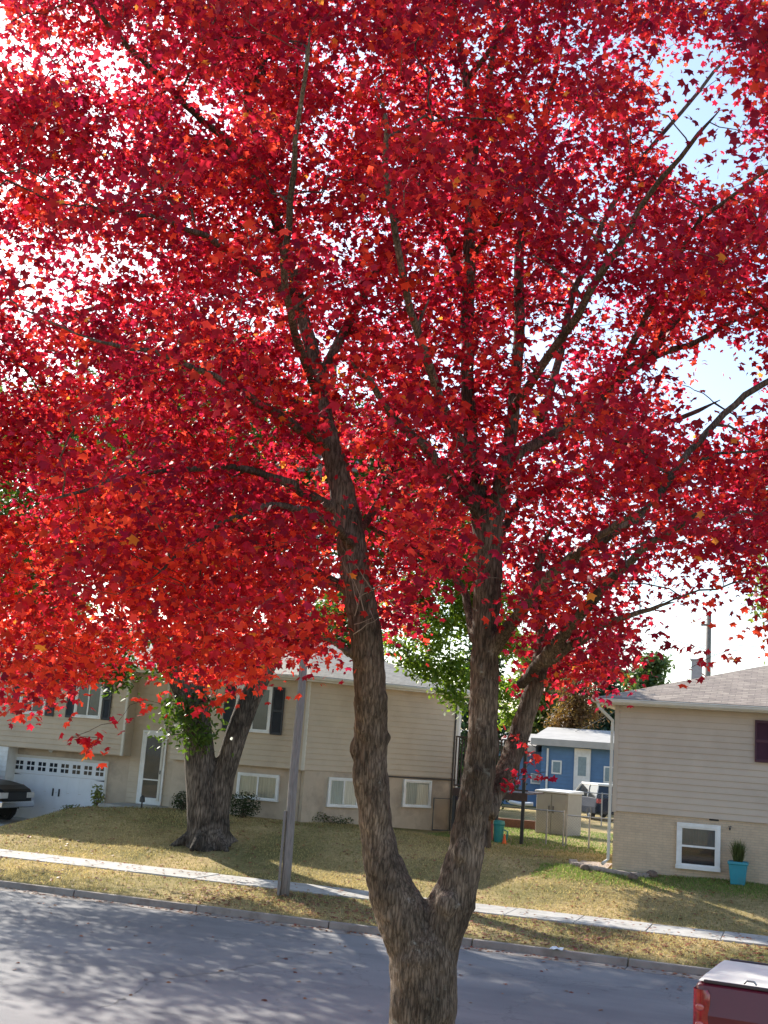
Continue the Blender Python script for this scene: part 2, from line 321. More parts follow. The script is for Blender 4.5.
conform('driveway', -33, -27.2, 24, 36.1, .05, M_conc)

# grass blades: countless
def blades(name, n, s0, s1, t0, t1, hgt, wd, cols, skip, seed=1):
    r = np.random.default_rng(seed); s = r.uniform(s0, s1, n); t = r.uniform(t0, t1, n)
    ok = np.array([not skip(a, b) for a, b in zip(s, t)]); s = s[ok]; t = t[ok]; n = len(s)
    patch = np.sin(s*.9+1.3*np.sin(t*.8))*np.sin(t*.7+.8*np.sin(s*.5)); keep = r.random(n) < .65+.35*patch; s = s[keep]; t = t[keep]; patch = patch[keep]; n = len(s)
    h = np.array([gh(a, b) for a, b in zip(s, t)]); a = r.uniform(0, 2*pi, n); w = wd*r.uniform(.5, 1.3, n); H = hgt*r.uniform(.4, 1.4, n)
    dx = np.cos(a)*w; dy = np.sin(a)*w; ln = r.normal(0, .5, (n, 2))*H[:, None]
    v = np.empty((n, 3, 3)); v[:, 0] = np.stack([s-dx, t-dy, h-.005], 1); v[:, 1] = np.stack([s+dx, t+dy, h-.005], 1); v[:, 2] = np.stack([s+ln[:, 0], t+ln[:, 1], h+H], 1)
    c = np.array(cols); q = np.clip(.5+.5*patch+r.normal(0, .35, n), 0, 1)[:, None]; cc = c[0]*(1-q)+c[1]*q; cc *= r.uniform(.7, 1.3, (n, 1))
    return fast_mesh(name, v.reshape(-1, 3), np.arange(3*n).reshape(n, 3), cc)
def fast_mesh(name, v, tri, fcol=None):
    me = bpy.data.meshes.new(name); n = len(v); m = len(tri)
    me.vertices.add(n); me.vertices.foreach_set('co', v.astype(np.float32).ravel()); me.loops.add(3*m); me.loops.foreach_set('vertex_index', tri.astype(np.int32).ravel())
    me.polygons.add(m); me.polygons.foreach_set('loop_start', np.arange(0, 3*m, 3, dtype=np.int32)); me.update(calc_edges=True)
    if fcol is not None:
        at_ = me.attributes.new('leaf_colour', 'FLOAT_COLOR', 'FACE'); c4 = np.ones((m, 4), np.float32); c4[:, :3] = fcol; at_.data.foreach_set('color', c4.ravel())
    me.validate(); return me
M_grass = leafmat('grass_blade', .4, .8, (1.3, 1.3, 1))
def skipg(s, t):
    if 26.5 < t < 28: return True
    if s < -22.1 and t > 32.3: return True
    if t > 33 and s > -4.8: return True
    if t > 35.3 and s < -14.4: return True
    return False
me = blades('grass', 230000, -27, 4, 24.02, 37, .045, .012, [(.21, .195, .08), (.50, .39, .20)], skipg)
o = link(bpy.data.objects.new('grass', me)); o.rotation_euler = (0, 0, -TH); me.materials.append(M_grass); tag(o, 'short dry olive and straw grass over the lawns across the street', 'grass', kind='stuff')
me = blades('grass', 26000, -11, -4.6, 37, 52, .05, .016, [(.13, .22, .05), (.22, .28, .09)], lambda s, t: t > 48 and s > -30, 3)
o = link(bpy.data.objects.new('grass', me)); o.rotation_euler = (0, 0, -TH); me.materials.append(M_grass); tag(o, 'greener grass in the gap between the two houses', 'grass', kind='stuff')
# greener strip beside the right house
me = blades('grass', 30000, -6.5, 3, 31.2, 33.0, .05, .013, [(.15, .24, .05), (.24, .30, .08)], lambda s, t: (t-31.2) < .8*random.random(), 5)
o = link(bpy.data.objects.new('grass', me)); o.rotation_euler = (0, 0, -TH); me.materials.append(M_grass); tag(o, 'lush green grass strip along the foot of the right house', 'grass', kind='stuff')

# ------------------------------------------------------------------ foliage engine
OUT = []
for a, r in [(-90, .14), (-24, .42), (4, .33), (36, .58), (62, .36), (90, .66), (118, .36), (144, .58), (176, .33), (204, .42)]:
    OUT.append((r*cos(radians(a)), r*sin(radians(a))+.1))
MAPLE = np.array([(0, .12)] + OUT)
OVAL = np.array([(0, .0), (.22, .25), (.2, .6), (0, .95), (-.2, .6), (-.22, .25)])
def leaf_cloud(C, size, cols, tmpl='maple', up=.35, droop=.5, rng=RNG):
    n = len(C); nrm = rng.normal(0, 1, (n, 3)); nrm /= np.linalg.norm(nrm, axis=1)[:, None]; nrm[:, 2] = np.abs(nrm[:, 2]); nrm += np.array([0, 0, up]); nrm /= np.linalg.norm(nrm, axis=1)[:, None]
    tip = rng.normal(0, 1, (n, 3)); tip[:, 2] -= droop; tip -= (tip*nrm).sum(1)[:, None]*nrm; tip /= np.linalg.norm(tip, axis=1)[:, None]+1e-9
    side = np.cross(tip, nrm); pts = MAPLE if tmpl == 'maple' else OVAL; k = len(pts)
    z = -.3*np.abs(pts[:, 0]) - .22*pts[:, 1]**2
    V = C[:, None, :] + size[:, None, None]*(pts[None, :, 0, None]*side[:, None, :] + pts[None, :, 1, None]*tip[:, None, :] + z[None, :, None]*nrm[:, None, :])
    if tmpl == 'maple': tri = np.array([(0, i, i % (k-1)+1) for i in range(1, k)])
    else: tri = np.array([(0, 1, 2), (0, 2, 3), (0, 3, 4), (0, 4, 5)])
    F = (np.arange(n)*k)[:, None, None] + tri[None]
    return V.reshape(-1, 3), F.reshape(-1, 3), np.repeat(cols, len(tri), axis=0)
class Grow:
    """branches grow towards targets from the nearest fitting point of the skeleton"""
    def __init__(self): self.P = []; self.r = []
    def seed(self, pts, rad, step=.12):
        pts = np.array(pts); 
        for i in range(len(pts)-1):
            L = np.linalg.norm(pts[i+1]-pts[i]); k = max(1, int(L/step))
            for j in range(k):
                f = j/k; self.P.append(pts[i]*(1-f)+pts[i+1]*f); self.r.append(rad[i]*(1-f)+rad[i+1]*f)
    def grow(self, targets, mb, r0, r1, seg=4, lift=.15, wob=.06, step=.22):
        P = np.array(self.P); r = np.array(self.r); d = np.array([np.min(np.linalg.norm(P-t, axis=1)) for t in targets]); paths = [None]*len(targets)
        for i in np.argsort(d):
            t = targets[i]; D = np.linalg.norm(P-t, axis=1); cost = D + .7*np.maximum(0, P[:, 2]-t[2]+.1) + np.where(r < r1*1.3, .25, 0)
            j = int(np.argmin(cost)); a = P[j]; L = np.linalg.norm(t-a)
            if L < .03: a = a - np.array([0, 0, .05]); L = .06
            k = max(3, int(L/step)+2); f = np.linspace(0, 1, k)[:, None]
            pts = a*(1-f)+t*f; pts[:, 2] += (lift*L*np.sin(pi*f)).ravel()*.6; w = RNG.normal(0, wob*L/k**.5, (k, 3)); w[0] = 0; w[-1] = 0; pts += w
            rs = min(r0*min(1.6, .5+L*.5), max(.55*r[j], r1*1.05)); rad = rs*(1-f.ravel())+r1*f.ravel()
            mb.tube(pts, list(rad), seg, cap=False); paths[i] = pts
            kk = max(2, int(L/.15)); ff = np.linspace(0.1, 1, kk); idx = ff*(k-1); lo = np.floor(idx).astype(int); hi = np.minimum(lo+1, k-1); fr = (idx-lo)[:, None]
            P = np.vstack([P, pts[lo]*(1-fr)+pts[hi]*fr]); r = np.concatenate([r, rs*(1-ff)+r1*ff])
        self.P = list(P); self.r = list(r); return paths

# ------------------------------------------------------------------ right house
RH0, RG = T(612, 866, 33); R_sid = T(613, 811, 33)[1]; R_eav = T(615, 705, 33)[1]; RS1 = RH0+13.5; RT1 = 42.0
rh = root('house', 'greige clapboard house over a beige brick base, grey-brown hip roof, at the right edge', 'house', (RH0, 33, .9))
def clap(mb, a0, a1, h0, h1, e=.17, lip=.03):
    k = max(1, round((h1-h0)/e)); e = (h1-h0)/k
    for i in range(k):
        z = h0+i*e; g = .016; mb.add([(a0, -lip, z+g), (a1, -lip, z+g), (a1, -.006, z+e), (a0, -.006, z+e), (a0, -.002, z+g), (a1, -.002, z+g), (a1, -.006, z+e+g), (a0, -.006, z+e+g)], [(0, 1, 2, 3), (4, 5, 1, 0), (3, 2, 6, 7)])
def fx(t0): return lambda a, d, h: (a, t0+d, h)
mb = MB(); mb.box(RH0, RS1, 33.02, RT1, .5, R_sid); mb.build('brick_base', M_brick, rh)
mb = MB(); mb.box(RH0-.02, RS1, 33, RT1+.01, R_sid+.003, R_eav+.1)
mb.xf = fx(33); clap(mb, RH0+.06, RS1, R_sid, R_eav, .165)
mb.xf = lambda a, d, h: (RH0-.02+d, a, h); clap(mb, 33.06, RT1, R_sid, R_eav, .165); mb.build('wall', M_sideR, rh)
mb = MB(); mb.box(RH0-.05, RH0+.06, 32.965, 33.055, R_sid-.02, R_eav); mb.build('corner_trim', M_sideR, rh)
def hip(parent, poly, ridge, h, over, rise, msh, mtrim, faces, gut=True, th=.16):
    """poly: eave corners (already with overhang)"""
    n = len(poly); ez = h+th
    mb = MB(); v = [(x, y, ez) for x, y in poly]+[(x, y, ez+rise) for x, y in ridge]; mb.add(v, faces); rf = mb.build('roof', msh, parent)
    mb = MB(); mb.add([(x, y, h) for x, y in poly], [tuple(range(n))])
    c = np.mean(poly, axis=0); q = [tuple(c+(np.array(p)-c)*1.0) for p in poly]
    for i in range(n):
        a = np.array(q[i]); b = np.array(q[(i+1) % n]); d = (b-a)/np.linalg.norm(b-a); nrm = np.array([d[1], -d[0]])
        if np.dot(nrm, (a+b)/2-c) < 0: nrm = -nrm
        mb.add([(*a, h-.005), (*b, h-.005), (*b, ez-.012), (*a, ez-.012), (*(a-nrm*.03), h-.005), (*(b-nrm*.03), h-.005)], [(0, 1, 2, 3), (0, 4, 5, 1)])
    mb.build('fascia', mtrim, rf)
    if gut:
        mb = MB()
        for i in range(n):
            a = np.array(q[i]); b = np.array(q[(i+1) % n]); d = (b-a)/np.linalg.norm(b-a); nrm = np.array([d[1], -d[0]])
            if np.dot(nrm, (a+b)/2-c) < 0: nrm = -nrm
            prof = [(.002, .02), (.002, .13), (.115, .13), (.12, .115), (.105, .11), (.10, .06), (.06, .02)]
            vs = [(*(a+nrm*x-d*x), h+z) for x, z in prof]+[(*(b+nrm*x+d*x), h+z) for x, z in prof]; m_ = len(prof)
            mb.add(vs, [tuple(range(m_)), tuple(range(m_, 2*m_))[::-1]]+[(k, m_+k, m_+(k+1) % m_, (k+1) % m_) for k in range(m_)])
        mb.build('gutter', M_trim, rf, bevel=.006)
    return rf
ov = .5; e0, e1, f0, f1 = RH0-ov, RS1+ov, 33-ov, RT1+ov; hw = (f1-f0)/2; mid = (f0+f1)/2
rfR = hip(rh, [(e0, f0), (e1, f0), (e1, f1), (e0, f1)], [(e0+hw, mid), (e1-hw, mid)], R_eav, ov, hw*.33, M_shingR, M_trim, [(0, 1, 5, 4), (1, 2, 5), (2, 3, 4, 5), (3, 0, 4)])
# downspout at the left corner
mb = MB(); x = RH0-.10; mb.tube([(RH0-.45, 32.52, R_eav+.03), (RH0-.42, 32.55, R_eav-.1), (x, 32.9, R_eav-.42), (x, 32.93, R_eav-.55), (x, 32.93, 1.2), (x-.12, 32.75, 1.08)], .045, 8); mb.build('downspout', M_trim, rh)
def window(parent, a0, a1, h0, h1, xf, style='slider', casing=.07, curtain=None, label=None, shutters=None, curt=(0, 1)):
    """surface window: casing, sash bars, glass in front of a curtain"""
    w = MB(xf); c = casing
    w.box(a0, a1, -.095, -.0, h1-c, h1).box(a0-.015, a1+.015, -.115, -.0, h0, h0+c).box(a0, a0+c, -.095, 0, h0+c, h1-c).box(a1-c, a1, -.095, 0, h0+c, h1-c)
    fr = w.build('window', M_white, parent, bevel=.006)
    if label: fr['label'] = label
    b0, b1, g0, g1 = a0+c, a1-c, h0+c, h1-c; q = .035; sx = MB(xf)
    sx.box(b0, b1, -.08, -.052, g1-q, g1).box(b0, b1, -.08, -.052, g0, g0+q).box(b0, b0+q, -.08, -.052, g0+q, g1-q).box(b1-q, b1, -.08, -.052, g0+q, g1-q)
    if style == 'slider': m_ = (b0+b1)/2; sx.box(m_-.025, m_+.025, -.086, -.052, g0+q, g1-q)
    elif style == 'hung': m_ = (g0+g1)/2; sx.box(b0+q, b1-q, -.086, -.052, m_-.025, m_+.025)
    sx.build('sash', M_white, fr)
    MB(xf).add([(b0, -.064, g0), (b1, -.064, g0), (b1, -.064, g1), (b0, -.064, g1)], [(0, 1, 2, 3)]).build('pane', GLASS, fr)
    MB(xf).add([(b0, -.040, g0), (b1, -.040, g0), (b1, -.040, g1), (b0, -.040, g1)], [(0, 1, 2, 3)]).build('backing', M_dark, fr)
    if curtain is not None:
        m = MB(xf); k = 14; lo, hi = curt; z0 = g0+(g1-g0)*lo; z1 = g0+(g1-g0)*hi
        vs = []
        for i in range(k*3+1):
            x = b0+(b1-b0)*i/(k*3); y = -.050+.004*sin(i*2.1)*(1+.4*sin(i)); vs += [(x, y, z0), (x, y, z1)]
        m.add(vs, [(2*i, 2*i+2, 2*i+3, 2*i+1) for i in range(k*3)]); m.build('curtain', curtain, fr)
    return fr
def shutter(parent, a0, a1, h0, h1, xf, m):
    w = MB(xf); w.box(a0, a0+.05, -.075, -.036, h0, h1).box(a1-.05, a1, -.075, -.036, h0, h1).box(a0+.05, a1-.05, -.075, -.036, h0, h0+.07).box(a0+.05, a1-.05, -.075, -.036, h1-.07, h1)
    w.box(a0+.05, a1-.05, -.075, -.036, (h0+h1)/2-.035, (h0+h1)/2+.035); z = h0+.07
    while z < h1-.08:
        w.add([(a0+.05, -.07, z), (a1-.05, -.07, z), (a1-.05, -.047, z+.045), (a0+.05, -.047, z+.045)], [(0, 1, 2, 3)]); z += .045
    w.add([(a0, -.038, h0), (a1, -.038, h0), (a1, -.038, h1), (a0, -.038, h1)], [(0, 1, 2, 3)])
    return w.build('shutter', m, parent)
F33 = fx(33.02); a0, h1 = T(678, 822, 33); a1 = T(720, 826, 33)[0]; h0 = T(678, 868, 33)[1]
window(rh, a0-.02, a1+.02, h0, h1, F33, 'hung', .1, M_blind, label='white framed double-hung basement window', curt=(.5, 1))
sa = T(755, 741, 33)[0]; sz1 = T(755, 720, 33)[1]; sz0 = T(755, 762, 33)[1]
shutter(rh, sa, sa+.38, sz0, sz1, fx(32.985), M_maroon); window(rh, sa+.4, sa+1.7, sz0, sz1, fx(32.985), 'slider', .08, M_curtain); shutter(rh, sa+1.72, sa+2.1, sz0, sz1, fx(32.985), M_maroon)
window(rh, a0+3.6, a1+3.6, h0, h1, F33, 'hung', .1, M_blind)
shutter(rh, sa+4.4, sa+4.78, sz0, sz1, fx(32.985), M_maroon); window(rh, sa+4.8, sa+6.1, sz0, sz1, fx(32.985), 'slider', .08, M_curtain)
# foundation vent and tap
vs_, vh = T(714, 820, 33); MB(F33).box(vs_-.12, vs_+.12, -.02, 0, vh-.02, vh+.03).build('vent', M_dark, rh)
vs_, vh = T(730, 828, 33); m = MB(F33); m.tube([(vs_, 0, vh), (vs_, -.08, vh), (vs_, -.1, vh-.05)], .02, 8); m.tube([(vs_-.04, -.07, vh+.04), (vs_+.04, -.07, vh+.04)], .01, 6); m.build('tap', M_black, rh)
# flue on the back slope
cs, ch = T(697, 661, 40); m = MB(); m.box(cs-.16, cs+.16, 39.84, 40.16, R_eav+.4, ch).box(cs-.2, cs+.2, 39.8, 40.2, ch+.002, ch+.05); m.build('chimney', M_galv, rfR)

# pot, plant, stones, bed edging
ps, _ = T(738, 878, 32.6); pz = gh(ps, 32.6)
pot = root('plant_pot', 'teal square planter with spiky grass against the brick wall right of the basement window', 'plant pot', (ps, 32.6, pz))
m = MB(); a, b = .17, .25; z0, z1 = pz, pz+.56
def ring(h, r, y=32.6): return [(ps-r, y-r, h), (ps+r, y-r, h), (ps+r, y+r, h), (ps-r, y+r, h)]
R_ = ring(z0, .17)+ring(z1-.07, .225)+ring(z1-.069, .25)+ring(z1, .25)+ring(z1, .215)+ring(z1-.05, .21)
m.add(R_, [(3, 2, 1, 0)]+[(k*4+i, k*4+(i+1) % 4, k*4+4+(i+1) % 4, k*4+4+i) for k in range(5) for i in range(4)]+[(20, 21, 22, 23)]); m.build('pot', M_teal, pot, bevel=.012)
m = MB(); m.box(ps-.2, ps+.2, 32.4, 32.8, z1-.048, z1-.03); m.build('soil', M_rock, pot)
V = []; Fc = []; Cc = []
for i in range(420):
    a = random.uniform(0, 2*pi); L = random.uniform(.2, .62); ln = random.uniform(.02, .28); bx = ps+random.uniform(-.1, .1); by = 32.6+random.uniform(-.1, .1); w = .007; n0 = len(V)
    V += [(bx-w*sin(a), by+w*cos(a), z1-.04), (bx+w*sin(a), by-w*cos(a), z1-.04), (bx+ln*.4*cos(a)+w*sin(a), by+ln*.4*sin(a)-w*cos(a), z1+L*.6), (bx+ln*.4*cos(a)-w*sin(a), by+ln*.4*sin(a)+w*cos(a), z1+L*.6), (bx+ln*cos(a), by+ln*sin(a), z1+L*random.uniform(.75, 1))]
    Fc += [(n0, n0+1, n0+2), (n0, n0+2, n0+3), (n0+3, n0+2, n0+4)]; Cc += [np.array((.12, .15, .05))*random.uniform(.6, 1.3)]*3
me = fast_mesh('plant', np.array(V)-ORG[pot.name], np.array(Fc), np.array(Cc)); me.materials.append(M_grass); o = link(bpy.data.objects.new('plant', me)); o.parent = pot
m = MB(); rr = random.Random(3)
bed = [(576, 866), (573, 863), (585, 859), (604, 860)]
es = [(-5.75, 33.5), (-5.6, 33.0), (-5.2, 32.7), (-4.7, 32.55), (-4.1, 32.5), (-3.6, 32.75)]
for i in range(26):
    f = i/26*5; k = int(f); g = f-k; p = (es[k][0]*(1-g)+es[k+1][0]*g, es[k][1]*(1-g)+es[k+1][1]*g); z = gh(*p); c = .11
    m.box(p[0]-c, p[0]+c*.9, p[1]-.07, p[1]+.07, z-.03, z+.10+rr.uniform(-.01, .01))
single(m, 'stone_edging', mat('edging_block', (.33, .27, .23), .9, .2, 8, .5, 40), 'curved low block edging around the corner of the right house', 'edging', (-4.7, 32.6, .9), bevel=.015)
conform('mulch_bed', -5.6, -4.75, 32.85, 34, .03, mat('bed_gravel', (.36, .29, .24), .95, .3, 25, .8, 50), .2)
for (x, y, r, lab) in ((585, 862, .13, 'brown rock on the corner of the stone edging, leftmost of three'), (633, 868, .14, 'dark flat rock at the brick wall, middle of three rocks'), (652, 868, .15, 'rounded brown rock just left of the basement window')):
    s_, t_ = Hh(x, y+2, 1.05); t_ = min(t_, 32.85); s_ = T(x, y, t_)[0]; z = gh(s_, t_); m = MB(); m.blob((s_, t_, z+r*.45), (r, r*.8, r*.7), 7, 10, .12); single(m, 'rock', M_rock, lab, 'rock', (s_, t_, z), 'rocks by the right house', smooth=True)

# ------------------------------------------------------------------ left house
LT = 35.5; L_b = T(302, 770, LT)[1]; L_e = T(302, 681, LT)[1]; cx = T(302, 770, LT)[0]
BT = 40.0; bx_ = T(455, 772, BT)[0]; LS0 = -31.0; LB = 45.5
lh = root('house', 'tan clapboard split-level house with white garage door, left across the street', 'house', (cx, LT, 1.1))
A = np.array([cx, LT]); B = np.array([bx_, BT]); wd = (B-A)/np.linalg.norm(B-A); wi = np.array([-wd[1], wd[0]]); WL = np.linalg.norm(B-A)
side = lambda a, d, h: (A[0]+wd[0]*a+wi[0]*d, A[1]+wd[1]*a+wi[1]*d, h)
ovx = T(125, 720, LT)[0]; entr = T(172, 740, LT)[0]
# lower walls
RT = LT+.6
m = MB(); m.prism([(LS0, RT), (entr, RT), (entr, LT+.22), (cx-.12, LT+.22), (B[0]-.15, B[1]+.1), (B[0]-4, LB), (LS0, LB)], .0, L_b-.002); lw = m.build('lower_wall', M_lower, lh)
m = MB(side); m.box(.1, WL-.01, -.0, .2, .3, L_b-.004); m.build('lower_wall', M_lower, lh)
# upper walls
m = MB(); m.prism([(ovx, RT), (entr, RT), (entr, LT), (cx, LT), (B[0], B[1]), (B[0]-4, LB), (LS0, LB), (LS0, LT+.1), (ovx, LT+.1)], L_b, L_e+.1)
m.prism([(LS0, LT), (ovx, LT), (ovx, RT-.01), (LS0, RT-.01)], L_b-.01, L_e+.1)
m.xf = fx(LT); clap(m, LS0, ovx, L_b, L_e); clap(m, entr, cx, L_b, L_e); m.xf = fx(RT); clap(m, ovx+.005, entr-.005, 1.25, L_e)
m.xf = side; clap(m, 0.05, WL-.05, L_b, L_e); m.xf = lambda a, d, h: (ovx-d, a, h); clap(m, LT+.02, RT-.02, L_b, L_e); m.build('wall', M_side, lh)
MB().box(cx-.03, cx+.06, LT-.035, LT+.05, L_b-.01, L_e).build('corner_trim', M_trim, lh); MB().box(ovx-.03, ovx+.05, LT-.035, LT+.04, L_b-.01, L_e).build('corner_trim', M_trim, lh); MB(side).box(WL-.08, WL+.03, -.035, .06, L_b, L_e).build('corner_trim', M_trim, lh)
m = MB(side); m.box(WL+.04, WL+.12, -.02, .08, .9, L_e); m.build('downspout', M_white, lh)
m = MB(side); m.box(WL*.45, WL, -.05, -.022, L_b-.07, L_b-.02).box(WL-.14, WL-.09, -.05, -.022, 1.1, L_e-.1); m.build('conduit', M_black, lh)
m = MB(); x = T(168, 700, RT)[0]; m.box(x, x+.08, RT-.11, RT-.03, 1.4, L_e); m.build('downspout', M_trim, lh)
# garage surround
gx0 = T(15, 760, RT)[0]; gx1 = T(107, 765, RT)[0]; gz1 = T(60, 760, RT)[1]; gz0 = T(60, 822, RT)[1]-.12; FR = fx(RT)
m = MB(FR); m.box(gx0-.32, gx0-.19, -.06, 0, gz0, gz1+.05); m.build('trim_board', M_deckw, lh)
m = MB(); px_ = T(8, 755, LT+.05)[0]; m.box(LS0, px_, LT+.04, RT-.01, .1, L_b-.02); m.xf = fx(LT+.04); clap(m, LS0, px_, .1, L_b-.03); m.build('pier', M_white, lh)
m = MB(FR); k = .08; m.box(gx0-k, gx0, -.05, 0, gz0, gz1+k).box(gx1, gx1+k, -.05, 0, gz0, gz1+k).box(gx0, gx1, -.05, 0, gz1, gz1+k); m.build('door_frame', M_trim, lh)
m = MB(FR); n_p = 4; ph = (gz1-gz0)/n_p
for i in range(n_p): m.box(gx0, gx1, -.03, -.004, gz0+i*ph+.004, gz0+(i+1)*ph-.004)
pw = (gx1-gx0)/8
for i in range(8):
    for (z0, z1) in ((gz0+.06, gz1-ph-.06),): m.box(gx0+i*pw+.05, gx0+(i+1)*pw-.05, -.037, -.03, z0, z1)
gd = m.build('garage_door', M_garage, lh); gd['label'] = 'white garage door with a row of small square windows'
for i in range(8):
    w = MB(FR); c = gx0+(i+.5)*pw; zc = gz1-ph*.5
    for dx in (-1, 1):
        for dz in (-1, 1): w.box(c+dx*.085-.062, c+dx*.085+.062, -.039, -.031, zc+dz*.085-.062, zc+dz*.085+.062)
    w.build('window', mat('dark_glass', (.02, .025, .035), .1, .05), gd)
mid_ = (gx0+gx1)/2
for dx in (-.12, .12): MB(FR).box(mid_+dx-.02, mid_+dx+.02, -.075, -.037, gz0+.95*1.0, gz0+1.2).build('handle', M_black, gd)
for (xx, d) in ((gx0, 1), (gx1, -1)):
    for z in (gz1-ph-.06, gz0+.3): MB(FR).add([(xx, -.045, z), (xx+d*.4, -.045, z+.02), (xx, -.045, z+.05), (xx, -.037, z), (xx+d*.4, -.037, z+.02), (xx, -.037, z+.05)], [(0, 1, 2), (3, 5, 4), (0, 3, 4, 1), (1, 4, 5, 2), (0, 2, 5, 3)]).build('hinge', M_black, gd)
ls, lz = T(54, 749, RT); m = MB(FR); m.tube([(ls, 0, lz), (ls, -.12, lz), (ls, -.2, lz-.06)], [.05, .06, .08], 10); m.build('floodlight', M_white, lh)
# storm door
dx0, dz1 = T(146, 733, RT); dx1 = T(163, 737, RT)[0]; dz0 = T(140, 803, RT)[1]-.02; dx0 = T(143, 770, RT)[0]-.04; dx1 = T(163, 770, RT)[0]+.02
m = MB(FR); c = .11; m.box(dx0-.06, dx1+.06, -.085, 0, dz1-.0, dz1+.1).box(dx0-.06, dx0+.0, -.085, 0, dz0, dz1).box(dx1, dx1+.06, -.085, 0, dz0, dz1)
m.box(dx0, dx0+c, -.078, -.01, dz0, dz1).box(dx1-c, dx1, -.078, -.01, dz0, dz1).box(dx0+c, dx1-c, -.078, -.01, dz1-c, dz1).box(dx0+c, dx1-c, -.078, -.01, dz0, dz0+.22).box(dx0+c, dx1-c, -.074, -.05, dz0+.78, dz0+.82)
dr = m.build('door', M_white, lh, bevel=.005); dr['label'] = 'white storm door with full dark glass'
MB(FR).add([(dx0+c, -.058, dz0+.2), (dx1-c, -.058, dz0+.2), (dx1-c, -.058, dz1-c), (dx0+c, -.058, dz1-c)], [(0, 1, 2, 3)]).build('pane', GLASS, dr)
MB(FR).add([(dx0+c, -.042, dz0+.2), (dx1-c, -.042, dz0+.2), (dx1-c, -.042, dz1-c), (dx0+c, -.042, dz1-c)], [(0, 1, 2, 3)]).build('backing', mat('inner_door', (.03, .035, .06), .5, .3, 3), dr)
MB(FR).box(dx1-.08, dx1-.04, -.12, -.078, dz0+1.0, dz0+1.12).build('handle', M_black, dr)
# windows
def lw_win(x0, x1, ya, yb, xf, t, **k):
    s0, z1 = T(x0, ya, t); s1, z0 = T(x1, yb, t); return window(lh, s0, s1, z0, z1, xf, **k)
FL = fx(LT); FLo = fx(LT+.22)
lw_win(239, 278, 772, 802, FLo, LT+.22, style='slider', casing=.06, curtain=M_curtain, curt=(0, 1))
z1u = T(265, 681, LT)[1]-.18; z0u = T(262, 733, LT)[1]
uw = T(270, 733, LT)[0]; window(lh, uw-1.25, uw, z0u, z1u, FL, 'slider', .07, M_blind); shutter(lh, uw+.03, uw+.42, z0u-.03, z1u, FL, M_shut); shutter(lh, uw-1.67, uw-1.28, z0u-.03, z1u, FL, M_shut)
u1 = T(102, 714, LT)[0]; window(lh, u1-1.05, u1, z0u+.08, z1u-.02, FL, 'slider', .07, M_blind); shutter(lh, u1+.03, u1+.33, z0u+.06, z1u, FL, M_shut); shutter(lh, u1-1.38, u1-1.08, z0u+.06, z1u, FL, M_shut)
u2 = T(46, 711, LT)[0]; window(lh, u2-1.05, u2, z0u+.08, z1u-.02, FL, 'slider', .07, M_blind); shutter(lh, u2+.03, u2+.33, z0u+.06, z1u, FL, M_shut); shutter(lh, u2-1.38, u2-1.08, z0u+.06, z1u, FL, M_shut)
def side_hit(x, y):
    d = ray(x, y); ds = np.array([d@us, d@nn]); # solve k*ds = A + a*wd
    M_ = np.array([[ds[0], -wd[0]], [ds[1], -wd[1]]]); k, a = np.linalg.solve(M_, A); return a, CAMH+k*d[2]
for (x0, x1, ya, yb, st) in ((328, 357, 777, 808, 'slider'), (403, 429, 779, 808, 'plain')):
    a0_, z1 = side_hit(x0, ya); a1_, z0 = side_hit(x1, yb); window(lh, a0_, a1_, z0, z1, side, st, .06, M_curtain)
# roof
o_ = .45
pe = [(LS0-o_, LT-o_), (cx+.2, LT-o_), tuple(B+wd*o_*.9-wi*o_), (B[0]-3.6, LB+o_), (LS0-o_, LB+o_)]
hip(lh, pe, [(LS0+5, 40.5), (cx-2.2, 40.5)], L_e, o_, 1.75, M_shingL, M_white, [(0, 1, 6, 5), (1, 2, 6), (2, 3, 6), (3, 4, 5, 6), (4, 0, 5)])
# porch and steps
pz_ = dz0-.06; px0 = T(108, 803, RT-.4)[0]; m = MB(); m.box(px0+.35, dx1+.5, RT-1.5, RT-.04, .6, pz_+.05).box(px0, px0+.348, RT-1.4, RT-.04, .5, pz_-.09).box(px0-.35, px0-.002, RT-1.4, RT-.04, .4, pz_-.24)
single(m, 'porch_steps', M_conc, 'low concrete porch with side steps between garage and storm door', 'steps', (px0, RT-.5, .6), bevel=.01)
m = MB(); a, b = T(141, 812, 34.3); z = gh(a, 34.3); m.tube([(a, 34.3, z-.05), (a, 34.3, z+.18)], .025, 8); m.tube([(a, 34.3, z+.18), (a, 34.3, z+.2), (a, 34.3, z+.34), (a, 34.3, z+.40)], [.05, .09, .075, .02], 10); single(m, 'garden_light', M_black, 'small black path light at the lawn edge below the storm door', 'garden light', (a, 34.3, z))

